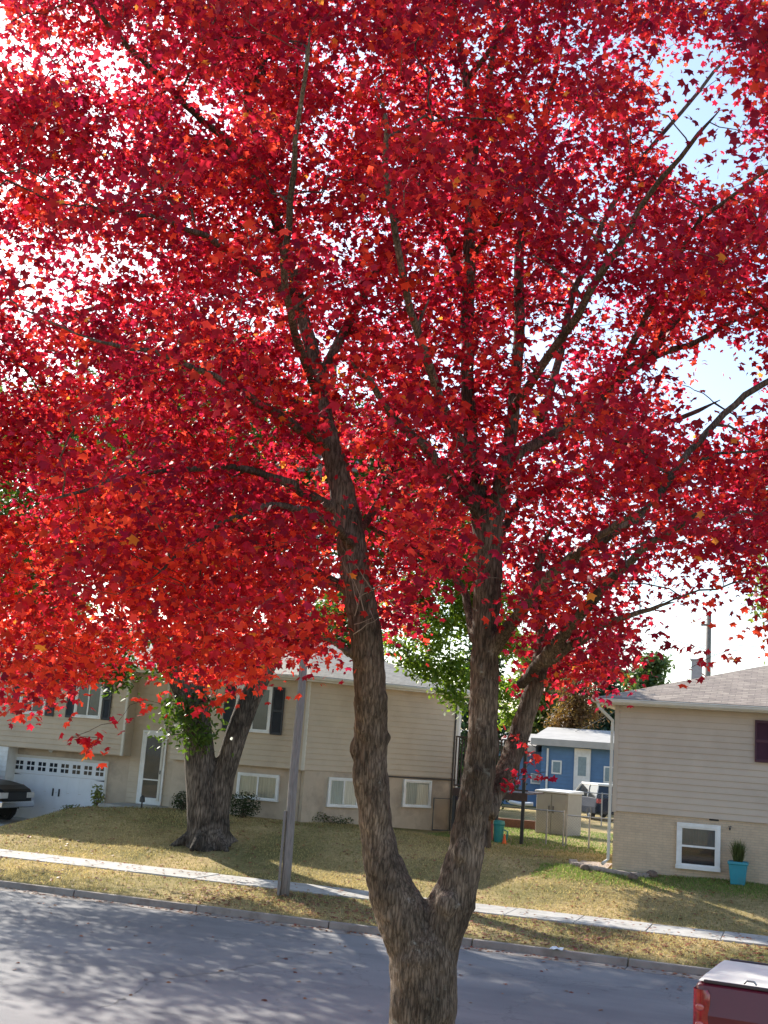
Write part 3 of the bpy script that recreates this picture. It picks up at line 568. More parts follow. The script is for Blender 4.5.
# chain-link gate beside the left house
def chain(parent, p0, p1, z0f, hgt, posts, sp=.09, rail=True):
    p0 = np.array(p0); p1 = np.array(p1); L = np.linalg.norm(p1-p0); d = (p1-p0)/L
    P3 = lambda a, z: (p0[0]+d[0]*a, p0[1]+d[1]*a, z0f+z)
    m = MB(); n = int((L+hgt)/sp)
    for i in range(n):
        a = i*sp; 
        for sg in (1, -1):
            x0, z0, x1, z1 = (a-hgt, .03, a, hgt-.03)
            if sg < 0: x0, x1 = a, a-hgt
            pts = []
            # clip to 0..L
            ta, tb = 0, 1; dx = x1-x0
            if dx != 0:
                q = sorted(((0-x0)/dx, (L-x0)/dx)); ta = max(0, q[0]); tb = min(1, q[1])
            if tb-ta > .02: m.tube([P3(x0+dx*ta, z0+(z1-z0)*ta), P3(x0+dx*tb, z0+(z1-z0)*tb)], .0016, 3, False)
    m.build('wire_mesh', M_wire, parent)
    if rail: MB().tube([P3(0, hgt), P3(L, hgt)], .02, 8).build('rail', M_galv, parent)
    for a in posts: MB().tube([P3(a, -.4), P3(a, hgt+.04)], .028, 8).build('post', M_galv, parent)
a0_, _ = side_hit(431, 830); gp0 = side(a0_-.05, -.14, 0); gp1 = side(WL-.1, -.14, 0); zz = gh(gp0[0], gp0[1])
gt = root('gate', 'narrow dark chain-link gate against the side of the left house', 'gate', (gp0[0], gp0[1], zz))
q0 = np.array(gp0[:2]); q1 = np.array(gp1[:2]); m = MB(); m.tube([(*q0, zz+.03), (*q0, zz+1.05), (*q1, zz+1.05), (*q1, zz+.03), (*q0, zz+.03)], .022, 8); m.build('gate_frame', mat('dark_galv', (.12, .12, .12), .5, .1, 9, metal=.5), gt)
chain(gt, q0, q1, zz, 1.04, [], .09, False)
# chain-link fence across the side yard and the second one behind
fs0 = T(540, 840, 40.5)[0]; fs1 = RH0-.1
fn = root('chain_link_fence', 'galvanised chain-link fence closing the gap between the houses', 'fence', (fs0, 40.5, .95))
chain(fn, (T(500, 840, 39.2)[0], 39.2), (T(563, 840, 39.2)[0], 39.2), gh(-7, 39.2), 1.05, [1.5, T(563, 840, 39.2)[0]-T(500, 840, 39.2)[0]])
g0s = T(566, 840, 39.2)[0]; chain(fn, (g0s, 39.2), (T(589, 840, 39.2)[0], 39.2), gh(-6, 39.2), .95, [0, T(589, 840, 39.2)[0]-g0s]); chain(fn, (T(589, 840, 39.2)[0]+.05, 39.2), (RH0, 39.2), gh(-6, 39.2), .95, [])
f2 = root('chain_link_fence', 'farther chain-link fence in front of the parked dark car', 'fence', (-8, 53, 1)); c0 = T(581, 800, 53)[0]; chain(f2, (c0, 53), (c0+5, 53), 1.0, 1.35, [.9, 2.4, 4.0], .12)
# deck
DT = 38.3; d0, dz = T(456, 735, DT); d1 = T(530, 742, DT)[0]; dzf = T(456, 786, DT)[1]-.1; dzt = T(490, 738, DT)[1]
dk = root('deck', 'raised dark brown deck with slatted railing behind the left house corner', 'deck', (d0, DT, 1.0))
m = MB(); 
for i in range(18): y = DT+i*.15; m.box(d0, d1, y, y+.14, dzf, dzf+.04)
m.box(d0, d1, DT-.03, DT-.002, dzf-.2, dzf+.045); m.build('deck_floor', M_deckw, dk)
for (x, y) in ((497, 845), (523, 846)):
    xx = T(x, 800, DT)[0]; MB().box(xx-.05, xx+.05, DT+.005, DT+.105, .7, dzf-.005 if x < 510 else dzt).build('post', M_black, dk)
for xx in (d0+.05, ): MB().box(xx-.05, xx+.05, DT+.005, DT+.105, .7, dzf-.005).build('post', M_black, dk)
m = MB(); m.box(d0, d1, DT, DT+.09, dzt-.05, dzt).box(d0, d1, DT+.02, DT+.06, dzf+.1, dzf+.15); x = d0
while x < d1-.3: m.box(x, x+.04, DT+.02, DT+.055, dzf+.15, dzt-.05); x += .1
m.build('railing', M_deckw, dk)
m = MB(); x = d0
while x < T(481, 800, DT)[0]: m.box(x, x+.11, DT+.12, DT+.14, .9, dzf-.21); x += .12
m.build('skirting', mat('purple_brown_boards', (.10, .065, .07), .8, .2, 8), dk)

# things in the side yard
def rotroot(name, label, cat, org, ang): 
    o = root(name, label, cat, org); o.rotation_euler = (0, 0, -TH+ang); return o
s0_, t0_ = -9.05, 44.4
shd = root('storage_shed', 'grey resin storage shed with two doors and a white lid, in the side yard', 'shed', (s0_, t0_, 1.0)); ang = radians(-20)
sx = lambda a, d, h: (s0_+cos(ang)*a-sin(ang)*d, t0_+sin(ang)*a+cos(ang)*d, h)
w_ = 1.32; hz = 2.55; M_resin = mat('grey_resin', (.36, .345, .32), .5, .05, 5)
MB(sx).box(0, w_, 0, 1.0, .98, hz-.09).build('body', M_resin, shd, bevel=.02)
MB(sx).add([(-.05, -.06, hz-.085), (w_+.05, -.06, hz-.085), (w_+.05, 1.06, hz-.085), (-.05, 1.06, hz-.085), (-.04, -.05, hz-.02), (w_+.04, -.05, hz-.02), (w_+.03, 1.04, hz+.03), (-.03, 1.04, hz+.03)], [(0,3,2,1),(4,5,6,7),(0,1,5,4),(1,2,6,5),(2,3,7,6),(3,0,4,7)]).build('lid', M_white, shd, bevel=.01)
for i in (0, 1):
    dd = MB(sx).box(.04+i*(w_/2-.02), w_/2-.02+i*(w_/2-.02), -.03, -.002, 1.04, hz-.12); dd.box(.12+i*(w_/2-.02), w_/2-.1+i*(w_/2-.02), -.038, -.03, 1.14, 1.7); dd = dd.build('door', M_resin, shd, bevel=.008)
    xx = w_/2+(-.09 if i == 0 else .09); MB(sx).box(xx-.02, xx+.02, -.075, -.03, 1.75, 2.0).build('handle', mat('grey_handle', (.14, .14, .14), .5), dd)
bs, bt = T(498, 845, 38.0)[0], 38.0; z = gh(bs, bt); m = MB(); m.tube([(bs, bt, z), (bs, bt, z+.52), (bs, bt, z+.56), (bs, bt, z+.66), (bs, bt, z+.68)], [.13, .17, .19, .17, .05], 14); m.tube([(bs+.17, bt-.05, z+.4), (bs+.3, bt-.05, z+.35), (bs+.28, bt-.05, z+.1), (bs+.14, bt-.05, z+.08)], .025, 6)
single(m, 'watering_jug', mat('teal_plastic', (.02, .22, .22), .4), 'upright teal plastic jug with a side grip on the grass under the deck', 'jug', (bs, bt, z))
cs_, ct = T(504, 848, 37.7)[0], 37.7; z = gh(cs_, ct); m = MB(); m.box(cs_-.09, cs_+.09, ct-.09, ct+.09, z-.01, z+.02); m.tube([(cs_, ct, z+.02), (cs_, ct, z+.3)], [.07, .015], 12); single(m, 'traffic_cone', mat('orange_plastic', (.75, .12, .02), .5), 'tiny orange cone beside the teal jug', 'cone', (cs_, ct, z))
rs_, rt = T(487, 838, 38.4)[0], 38.4; z = gh(rs_, rt); m = MB(); m.box(rs_-.2, rs_+.16, rt-.15, rt+.15, z, z+.05)
for (a, b, c, d) in ((-.2, -.17, -.15, .15), (.13, .16, -.15, .15), (-.17, .13, -.15, -.12), (-.17, .13, .12, .15)): m.box(rs_+a, rs_+b, rt+c, rt+d, z+.05, z+.5)
single(m, 'crate', mat('red_plastic', (.35, .03, .04), .5), 'tall red plastic crate standing behind the maple trunk', 'crate', (rs_, rt, z), bevel=.01)
bs0 = T(500, 822, 46)[0]; bs1 = T(535, 826, 46)[0]; m = MB(); m.box(bs0-1.5, bs1, 46, 46.2, .98, 1.32); single(m, 'timber_beam', mat('rust_timber', (.22, .09, .05), .8, .2, 9), 'reddish timber beam lying on the grass left of the grey shed', 'beam', (bs0, 46, 1), bevel=.015)

# blue house beyond
M_blue = mat('blue_siding', (.10, .20, .36), .6, .08, 3)
bh = root('house', 'blue bungalow with white fascia seen between the two houses', 'house', (-12, 66, 1))
q0 = T(540, 790, 66)[0]; m = MB(); m.box(q0, 4, 66, 74, .4, 4.34); m.box(-22, q0-.01, 67.5, 74, .2, 4.0); m.xf = fx(66); clap(m, q0, 4, .4, 4.3, .2); m.build('wall', M_blue, bh)
m = MB(); ez = 4.34; m.add([(q0-.5, 65.4, ez), (4.5, 65.4, ez), (4.5, 74.6, ez), (q0-.5, 74.6, ez), (q0-.5, 65.4, ez+.36), (4.5, 65.4, ez+.36), (4.5, 70, ez+1.1), (q0-.5, 70, ez+1.1), (4.5, 74.6, ez+.36), (q0-.5, 74.6, ez+.36)], [(0,3,2,1),(0,1,5,4),(4,5,6,7),(7,6,8,9),(2,3,9,8),(0,4,7,9,3),(1,2,8,6,5)])
m.add([(-22.5, 66.9, 3.95), (q0-.52, 66.9, 3.95), (q0-.52, 74.5, 3.95), (-22.5, 74.5, 3.95), (-22.5, 66.9, 4.3), (q0-.52, 66.9, 4.3), (q0-.52, 70.5, 5.0), (-22.5, 70.5, 5.0), (q0-.52, 74.5, 4.3), (-22.5, 74.5, 4.3)], [(0,3,2,1),(0,1,5,4),(4,5,6,7),(7,6,8,9),(2,3,9,8),(0,4,7,9,3),(1,2,8,6,5)])
m.build('roof', mat('white_roof', (.42, .40, .37), .7, .1, 2), bh)
FB = fx(66); e0_, ez1 = T(575, 749, 66); e1_, ez0 = T(590, 787, 66); MB(FB).box(e0_, e1_, -.12, -.03, .9, 4.3).build('door_surround', M_white, bh)
dcx = (e0_+e1_)/2; zt = T(583, 757, 66)[1]; zb = T(583, 776, 66)[1]; dd = MB(FB).box(dcx-.4, dcx+.4, -.15, -.121, 1.0, zt+.2).build('door', M_white, bh); MB(FB).box(dcx-.22, dcx+.22, -.16, -.151, zb, zt).build('pane', mat('pale_glass', (.25, .33, .36), .1), dd)
for (x0, x1, y0, y1) in ((604, 609, 766, 783), (531, 536, 773, 784), (552, 556, 760, 774)):
    tt_ = 66 if x0 > 540 else 67.5; a_, zA = T(x0, y0, tt_); b_, zB = T(x1, y1, tt_); wn = MB(fx(tt_)); wn.box(a_, b_+.3, -.06, -.03, zB, zA); wn = wn.build('window', M_white, bh); MB(fx(tt_)).box(a_+.08, b_+.22, -.068, -.061, zB+.08, zA-.08).build('pane', mat('pale_glass', (.2, .3, .35), .1), wn)
x = T(547, 780, 66)[0]; MB(FB).box(x-.05, x+.05, -.14, -.05, 1, 4.2).build('downspout', M_white, bh)
pp = [T(x, y, 60) for x, y in ((504, 792), (505, 798), (511, 802), (520, 804), (533, 804))]; m = MB(); m.tube([(a, 60, max(h, 1.0)) for a, h in pp], .09, 8); single(m, 'curved_pipe', M_white, 'white curved pipe lying low before the blue house', 'pipe', (pp[2][0], 60, 1.0))

# ------------------------------------------------------------------ vehicles
def loft(mb, secs):
    n = len(secs[0]); v = [p for s_ in secs for p in s_]
    f = [(i*n+j, i*n+(j+1) % n, (i+1)*n+(j+1) % n, (i+1)*n+j) for i in range(len(secs)-1) for j in range(n)]
    f += [tuple(range(n))[::-1], tuple(range((len(secs)-1)*n, len(secs)*n))]; return mb.add(v, f)
def wheel(parent, xf, x, y, r, side_, w=.24):
    m = MB(xf); ang_ = np.linspace(0, 2*pi, 29)[:-1]; prof = [(r*.66, 0), (r*.93, 0), (r, .03), (r, w-.03), (r*.93, w), (r*.66, w)]
    vs = [(x+p*cos(a), y+side_*q, r+p*sin(a)) for a in ang_ for p, q in prof]; k = len(prof)
    m.add(vs, [(i*k+j, ((i+1) % 28)*k+j, ((i+1) % 28)*k+(j+1) % k, i*k+(j+1) % k) for i in range(28) for j in range(k)])
    wh = m.build('wheel', mat('rubber', (.02, .02, .02), .85), parent)
    m = MB(xf); y0 = y+side_*.03
    vs = [(x+p*cos(a), y+side_*q, r+p*sin(a)) for a in ang_ for p, q in ((r*.67, .02), (r*.58, .06), (r*.58, .16))]
    m.add(vs, [(i*3+j, ((i+1) % 28)*3+j, ((i+1) % 28)*3+j+1, i*3+j+1) for i in range(28) for j in range(2)])
    for i in range(5):
        a = i*2*pi/5+.3; c, s_ = cos(a), sin(a); q = np.array([-s_, c])
        P_ = [(.1*r, .09*r), (.6*r, .14*r)]
        vs = []
        for yy in (.03, .07):
            for (rr_, ww) in P_: vs += [(x+c*rr_+q[0]*ww, y+side_*yy, r+s_*rr_+q[1]*ww), (x+c*rr_-q[0]*ww, y+side_*yy, r+s_*rr_-q[1]*ww)]
        m.add(vs, [(0, 1, 3, 2), (4, 6, 7, 5), (0, 4, 5, 1), (2, 3, 7, 6), (0, 2, 6, 4), (1, 5, 7, 3)])
    m.add([(x+.16*r*cos(a), y+side_*.025, r+.16*r*sin(a)) for a in ang_], [tuple(range(28))])
    m.build('rim', mat('alloy', (.55, .56, .58), .3, .05, metal=.9), wh); MB(xf).add([(x+.6*r*cos(a), y+side_*.15, r+.6*r*sin(a)) for a in ang_], [tuple(range(28))]).build('brake_disc', M_dark, wh)
    return wh
def pickup(name, label, xf, org, paint, cover, L=5.6, Wd=1.95, group=None):
    """x forward (0 = tail), y = 0 near side .. Wd far side, z up"""
    r_ = root(name, label, 'pickup truck', org, group)
    X = lambda f: f
    def ring_(x, zb, zs, zt, inn=.0, tin=.04):
        return [(x, inn, zb), (x, inn-.0, zs-.25), (x, inn-.02, zs), (x, inn+tin, zt-.02), (x, inn+tin+.05, zt), (x, Wd-inn-tin-.05, zt), (x, Wd-inn-tin, zt-.02), (x, Wd-inn+.02, zs), (x, Wd-inn, zs-.25), (x, Wd-inn, zb)]
    m = MB(xf); S_ = []
    for x, zb, zt, inn in ((0, .58, 1.24, .07), (.03, .54, 1.28, .02), (.10, .52, 1.30, .0), (.5, .50, 1.30, 0), (1.9, .48, 1.30, 0), (2.0, .45, 1.29, 0), (3.9, .45, 1.24, 0), (4.6, .46, 1.20, .01), (5.2, .48, 1.12, .04), (5.5, .52, 1.02, .12), (L, .55, .95, .2)):
        S_.append(ring_(x, zb, .95 if zt > 1 else .85, zt, inn))
    loft(m, S_); body = m.build('body', paint, r_, bevel=.02)
    # wheel arches
    for xw in (1.05, 4.55):
        for yy, sg in ((-.025, -1), (Wd+.025, 1)):
            m = MB(xf); aa = np.linspace(0, pi, 15); vs = []
            for a in aa:
                for rr_, q in ((.39, 0), (.47, 0), (.49, .03*sg*-1)): vs.append((xw+rr_*cos(a), yy+q, .40+rr_*sin(a)))
            m.add(vs, [(i*3+j, i*3+3+j, i*3+4+j, i*3+1+j) for i in range(14) for j in range(2)]); m.build('fender_lip', paint, body, smooth=True)
            m = MB(xf); m.add([(xw, yy-.004*-sg, .40)]+[(xw+.39*cos(a), yy-.004*-sg, .40+.39*sin(a)) for a in np.linspace(-.6, pi+.6, 20)], [(0, i, i+1) for i in range(1, 20)]); m.build('wheel_well', M_dark, body)
        wheel(r_, xf, xw, -.035, .37, 1); wheel(r_, xf, xw, Wd+.035, .37, -1)
    m = MB(xf); S_ = []
    def cabring(x, zt, top):
        return [(x, .05, 1.2), (x+0, .2 if top else .06, zt), (x, .3 if top else .1, zt+.03), (x, Wd-.3 if top else Wd-.1, zt+.03), (x, Wd-.2 if top else Wd-.06, zt), (x, Wd-.05, 1.2)]
    loft(m, [cabring(2.02, 1.25, False), cabring(2.16, 1.78, True), cabring(2.9, 1.82, True), cabring(3.5, 1.78, True), cabring(4.2, 1.22, False)]); m.build('cab', paint, r_, bevel=.03)
    gm = mat('car_glass', (.015, .018, .022), .06, .02, spec=.8)
    for yy, sg in ((.1, -1), (Wd-.1, 1)):
        m = MB(xf); y0 = .045 if sg < 0 else Wd-.045; y1 = .175 if sg < 0 else Wd-.175
        m.add([(2.25, y0-.01*-sg*-1, 1.3), (3.95, y0-.01*-sg*-1, 1.27), (3.45, y1+.01*sg, 1.72), (2.3, y1+.01*sg, 1.72)], [(0, 1, 2, 3)]); m.build('side_window', gm, r_)
    if cover:
        m = MB(xf); k = 5; zc = 1.315
        vs = []
        for x, dz_ in ((.04, 0), (.2, .03), (1.0, .04), (1.85, .03), (1.98, 0)):
            for j in range(k+1): f = j/k; vs.append((x, .06+(Wd-.12)*f, zc+dz_*sin(pi*min(max(f, .0), 1))**.3 if 0 < f < 1 else zc-.01))
        m.add(vs, [(i*(k+1)+j, i*(k+1)+j+1, (i+1)*(k+1)+j+1, (i+1)*(k+1)+j) for i in range(4) for j in range(k)]); m.build('bed_cover', cover, r_, smooth=True)
        for yy in (.02, Wd-.07): m = MB(xf); m.box(.10, 1.98, yy+.01, yy+.045, 1.29, 1.328); m.build('cover_rail', mat('rail_plastic', (.05, .04, .045), .4), r_, bevel=.012)
        m = MB(xf); m.tube([(.55, .045, 1.34), (.58, .045, 1.375), (.66, .045, 1.375), (.69, .045, 1.34)], .012, 8); m.build('latch', M_galv, r_)
        m = MB(xf); m.tube([(1.9, Wd-.4, 1.35), (1.9, Wd-.4, 1.42), (1.9, Wd-.3, 1.42), (1.9, Wd-.3, 1.35)], .012, 8); m.build('latch', M_white, r_)
    # tail lights wrap the rear corners
    tl = mat('tail_light_red', (.33, .008, .02), .2, .35, 14, coat=.5); wl = mat('tail_light_clear', (.50, .10, .10), .12, .1, coat=1)
    for yy, sg in ((0, -1), (Wd, 1)):
        m = MB(xf); vs = []; zz_ = (.70, .74, .84, .95, 1.06, 1.17, 1.22)
        for (x, d) in ((-.006, .15), (-.016, .06), (.012, -.012), (.09, -.026), (.16, -.024), (.185, .002)):
            for k_, z in enumerate(zz_):
                e_ = .03 if k_ in (0, 6) and x > .1 else 0
                vs.append((x-e_, (d if sg < 0 else yy-d), z))
        m.add(vs, [(i*7+j, i*7+j+1, (i+1)*7+j+1, (i+1)*7+j) for i in range(5) for j in range(6)]); t_ = m.build('tail_light', tl, r_, smooth=True)
        for z in (.84, 1.03):
            m = MB(xf); y_ = (-.027 if sg < 0 else Wd+.027); m.blob((.075, y_, z), (.05, .008, .04), 6, 12, 0); m.build('reflector', wl, t_, smooth=True)
    m = MB(xf); m.box(-.14, -.0, .05, Wd-.05, .5, .66); m.build('rear_bumper', mat('chrome', (.6, .6, .62), .2, .02, metal=1), r_, bevel=.03)
    m = MB(xf); m.box(L-.12, L+.08, .1, Wd-.1, .5, .68); m.build('front_bumper', mat('chrome', (.6, .6, .62), .2, .02, metal=1), r_, bevel=.03)
    for yy in (.12, Wd-.42): MB(xf).box(L-.25, L+.01, yy-.06, yy+.36, .76, .93).build('headlight', mat('lamp_glass', (.6, .6, .6), .1), r_, bevel=.02)
    m = MB(xf); m.box(L-.02, L+.012, .5, Wd-.5, .72, .92); m.build('grille', M_black, r_)
    return r_
M_red = mat('maroon_paint', (.11, .008, .022), .3, .05, 3, coat=.35, spec=.4)
M_cover = mat('white_vinyl', (.62, .61, .56), .5, .05, 5, .15, 40)
s1_, t1_ = Hh(694, 980, 1.31); PA = radians(-6); pk = lambda a, d, h: (s1_+cos(PA)*a-sin(PA)*d, t1_+sin(PA)*a+cos(PA)*d, h)
pickup('pickup_truck', 'maroon pickup with a white bed cover parked at the near kerb', pk, (s1_+2.8, t1_+1, 0), M_red, M_cover)
M_blk = mat('black_paint', (.008, .009, .011), .35, .05, 3, spec=.3)
e_s = T(27, 810, 33.4)[0]; zg = .5; kk = lambda a, d, h: (e_s-6.35+a, 32.9+d, h*1.1+zg-.12)
pickup('pickup_truck', 'black pickup parked in front of the white garage door, its nose showing', kk, (e_s-2.8, 34.1, zg), M_blk, None)
# car with white roof by the blue house
cA = radians(120); c0s, c0t = T(596, 815, 57)[0], 57.0; cdx = np.array([cos(cA), sin(cA)]); cdy = np.array([sin(cA), -cos(cA)])   # forward, right
cf = lambda a, d, h: (c0s+cdx[0]*a+cdy[0]*d, c0t+cdx[1]*a+cdy[1]*d, h+1.02)
car = root('parked_car', 'dark blue car with a white roof parked by the blue house', 'car', (c0s, c0t, 1.02)); Wc = 1.8
def cr_(x, zb, zt, i): return [(x, i, zb), (x, i-.03, zb+.3), (x, i+.04, zt), (x, Wc-i-.04, zt), (x, Wc-i+.03, zb+.3), (x, Wc-i, zb)]
m = MB(cf); loft(m, [cr_(0, .4, .95, .1), cr_(.15, .3, 1.0, .02), cr_(1, .28, 1.02, 0), (cr_(3.2, .28, .98, 0)), cr_(4.2, .32, .85, .06), cr_(4.5, .4, .7, .2)]); m.build('body', mat('navy_paint', (.012, .02, .04), .6, .05, spec=.1), car, bevel=.03)
def cc_(x, z0, z1, i): return [(x, .06, z0), (x, i, z1), (x, Wc-i, z1), (x, Wc-.06, z0)]
m = MB(cf); loft(m, [cc_(.12, .99, 1.01, .08), cc_(.35, .99, 1.55, .2), cc_(2.4, .99, 1.58, .2), cc_(3.3, .98, 1.0, .1)]); m.build('glasshouse', mat('car_glass', (0, 0, 0)), car)
m = MB(cf); m.box(.3, 2.5, .17, Wc-.17, 1.56, 1.66); 
for x in (.2, 1.3, 2.5):
    for yy, y2 in ((.045, .185), (Wc-.045, Wc-.185)): m.tube([(x+(-.0 if x < .5 else (.75 if x > 2 else 0)), yy+(.01 if yy < 1 else -.01), 1.0), (x+.1, y2, 1.56)], .035, 6)
m.build('roof', M_white, car, bevel=.03)
for yy in (.04, Wc-.3): MB(cf).box(-.02, .12, yy, yy+.26, .78, .98).build('tail_light', mat('tail_light_red', (0, 0, 0)), car, bevel=.02)
for xw in (.85, 3.5): wheel(car, cf, xw, -.02, .33, 1, .2); wheel(car, cf, xw, Wc+.02, .33, -1, .2)

# ------------------------------------------------------------------ poles and wires
p_s, p_t = Hh(284, 897, .22); pw_ = wpos(p_s, p_t, .1); top = np.array([pw_[0], pw_[1], 10.8])
ul = root('utility_pole', 'weathered grey wooden pole on the grass verge left of the maple', 'utility pole', tuple(pw_), world=True)
m = MB(); k = 14; m.tube([pw_+np.array([.012*sin(i*1.3), .01*cos(i), i*(10.7/k)]) for i in range(k+1)], [.11-.035*i/k for i in range(k+1)], 14); m.build('pole', M_wood, ul, smooth=True)
m = MB(); m.box(pw_[0]-.16, pw_[0]-.105, pw_[1]-.1, pw_[1]-.03, .05, 2.1); m.build('cable_guard', M_wood, ul)
m = MB(); m.xf = lambda a, d, h: tuple(pw_+us*a+nn*d+np.array([0, 0, h])); m.box(-1.1, 1.1, -.17, -.07, 9.9, 10.02); m.build('crossarm', M_wood, ul)
for a in (-1, -.5, .5, 1): m = MB(); m.xf = lambda a, d, h: tuple(pw_+us*a+nn*d+np.array([0, 0, h])); m.tube([(a, -.12, 10.02), (a, -.12, 10.1), (a, -.12, 10.16)], [.03, .05, .02], 8); m.build('insulator', M_galv, ul)
def wire(a, b, sag, name, label, r=.012):
    a = np.array(a); b = np.array(b); m = MB(); m.tube([a*(1-f)+b*f-np.array([0, 0, sag*4*f*(1-f)]) for f in np.linspace(0, 1, 14)], r, 5); return single(m, name, M_black, label, 'cable', tuple(a), world=True)
q_s, q_h = T(709, 612, 60); qw = wpos(q_s, 60, 1.0)
qp = root('utility_pole', 'distant grey wooden pole rising behind the right house roof', 'utility pole', tuple(qw), world=True)
m = MB(); m.tube([qw, qw+np.array([0, 0, q_h-1])], [.19, .12], 12); m.build('pole', M_wood, qp, smooth=True)
m = MB(); m.xf = lambda a, d, h: tuple(qw+us*a+nn*d+np.array([0, 0, h])); m.box(-.35, .35, -.2, -.1, q_h-1.7, q_h-1.6); m.build('crossarm', M_wood, qp)
s_, h_ = T(700, 560, 55); s2_, h2_ = T(686, 652, 62)
wire(wpos(q_s, 60, q_h-.1), wpos(s2_-1, 66, h2_-.5), .2, 'guy_wire', 'thin black wire sloping down left from the distant pole')
wire(wpos(q_s, 60, q_h-1.5), wpos(30, 58, q_h-1), .6, 'power_line', 'thin black cable running right from the distant pole')
wire(wpos(q_s, 60, q_h-1.5), wpos(-13, 70, 4.9), .5, 'power_line', 'thin black cable from the distant pole to the blue house roof')
# paper scrap on the kerb
s_, t_ = Hh(551, 956, .1); m = MB(); n = 6; vs = [(s_-.12+.24*i/n, 23.72+.28*j/n, .145+.03*random.random()) for j in range(n+1) for i in range(n+1)]
m.add(vs, [(j*(n+1)+i, j*(n+1)+i+1, (j+1)*(n+1)+i+1, (j+1)*(n+1)+i) for j in range(n) for i in range(n)]); single(m, 'paper_scrap', M_white, 'crumpled white paper scrap on the far kerb right of the maple trunk', 'litter', (s_, 23.8, .13))

# ------------------------------------------------------------------ trees
def green_tree(name, label, trunks, blobs, nleaf, lsize, c1, c2, bk, trans=.45, tmpl='oval', cl=.35, sec=60, seed=3, org=None, group=None, tint=(1.3, 1.5, .7), up=.35):
    """trunks: list of (world points, radii); blobs: list (centre, radius)"""
    rng = np.random.default_rng(seed); org = np.array(trunks[0][0][0] if org is None else org)
    r_ = root(name, label, 'tree', tuple(org), group, world=True); G = Grow(); m = MB()
    for pts, rad in trunks: m.tube(pts, rad, 12); G.seed(np.array(pts)[len(pts)//3:], rad[len(pts)//3:])
    tk = m.build('trunk', bk, r_, smooth=True); md = tk.modifiers.new('remesh', 'REMESH'); md.mode = 'VOXEL'; md.voxel_size = .05 if max(trunks[0][1]) < 1.2 else .07; md.use_smooth_shade = True
    wts = np.array([b[1]**1.5 for b in blobs]); wts /= wts.sum(); nb = rng.choice(len(blobs), sec, p=wts); C0 = []
    for i in nb:
        d = rng.normal(0, 1, 3); d /= np.linalg.norm(d); C0.append(np.array(blobs[i][0])+d*blobs[i][1]*rng.random()**.4*np.array([1, 1, .8]))
    C0 += [np.array(b[0]) for b in blobs]
    m = MB(); G.grow(C0, m, .06, .012, 4, .1); m.build('branches', bk, r_)
    ncl = nleaf//40; nb = rng.choice(len(blobs), ncl, p=wts); d = rng.normal(0, 1, (ncl, 3)); d /= np.linalg.norm(d, axis=1)[:, None]
    bc = np.array([b[0] for b in blobs])[nb]; br = np.array([b[1] for b in blobs])[nb]
    cc = bc+d*(br*rng.random(ncl)**.4)[:, None]*np.array([1, 1, .8]); L = cc[rng.integers(0, ncl, nleaf)]+rng.normal(0, cl*.5, (nleaf, 3))*np.array([1, 1, .7])
    ch = rng.random(ncl)
    q = rng.random((nleaf, 1)); col = np.array(c1)*(1-q)+np.array(c2)*q; col *= rng.uniform(.75, 1.25, (nleaf, 1))
    V, F, Cf = leaf_cloud(L, lsize*rng.uniform(.6, 1.3, nleaf), col, tmpl, up=up, rng=rng)
    me = fast_mesh('crown', V-org, F, Cf); me.materials.append(leafmat(name+'_leaf', trans, .5, tint)); o = link(bpy.data.objects.new('crown', me)); o.parent = r_
    return r_
BK_yard = bark('bark_yard', (.035, .027, .021), (.16, .13, .105), (.24, .21, .17), .45, .68)
BK_bg = bark('bark_grey', (.05, .04, .03), (.16, .13, .11), (.2, .2, .16), .5, .7)
bs_, bt_ = hitg(208, 843); yb = wpos(bs_, bt_, gh(bs_, bt_)); YY = float(yb[1]); rp = YY/FPX
def tr(pts, Y, dY=0):
    P_ = [at(x, y, Y+(dY*i/max(1, len(pts)-1))) for i, (x, y, w) in enumerate(pts)]; return P_, [w/2*rp for x, y, w in pts]
t1 = tr([(208, 852, 58), (207, 842, 44), (205, 825, 35), (202, 790, 31), (199, 750, 30), (195, 715, 29), (191, 670, 28), (186, 620, 26), (182, 560, 26), (186, 480, 22), (178, 400, 14), (185, 330, 8)], YY)
t2 = tr([(214, 842, 32), (217, 810, 24), (224, 775, 22), (236, 735, 22), (249, 700, 22), (268, 660, 22), (284, 600, 19), (310, 520, 15), (330, 420, 10), (335, 350, 6)], YY)
t3 = tr([(197, 730, 30), (185, 690, 24), (160, 640, 18), (120, 570, 14), (80, 500, 10), (50, 430, 6)], YY, -3)
t4 = tr([(186, 640, 20), (200, 560, 16), (230, 480, 12), (250, 400, 8)], YY, -4)
roots_ = [([yb+np.array([0, 0, .5]), yb+np.array([cos(a)*.6, sin(a)*.6, .1]), yb+np.array([cos(a)*1.05, sin(a)*1.05, -.15])], [.3, .16, .06]) for a in (0.2, 1.3, 2.6, 3.5, 4.4, 5.4)]
STREET = []
rb = np.random.default_rng(11); blobs = [(wpos(a, b, c), d) for a, b, c, d in [(-20, 28, 9, 2.4), (-16, 28, 10, 2.4), (-23, 28, 8.5, 2.3), (-12.5, 29, 10.5, 2.4), (-18, 25.5, 9, 2.2), (-15, 26, 9.5, 2.2), (-12, 26, 10, 2), (-16, 31, 11.5, 2.4), (-20, 31, 10.5, 2.4), (-14, 24, 9, 2), (-10.5, 28, 9.2, 1.9), (-10, 31, 10, 2.2), (-24, 31, 9.5, 2.3), (-20, 24.5, 8.5, 2), (-22, 26, 7.5, 1.8), (-26, 30, 8, 2.2), (-17, 33, 12, 2.4), (-13, 33, 12, 2.4)]]
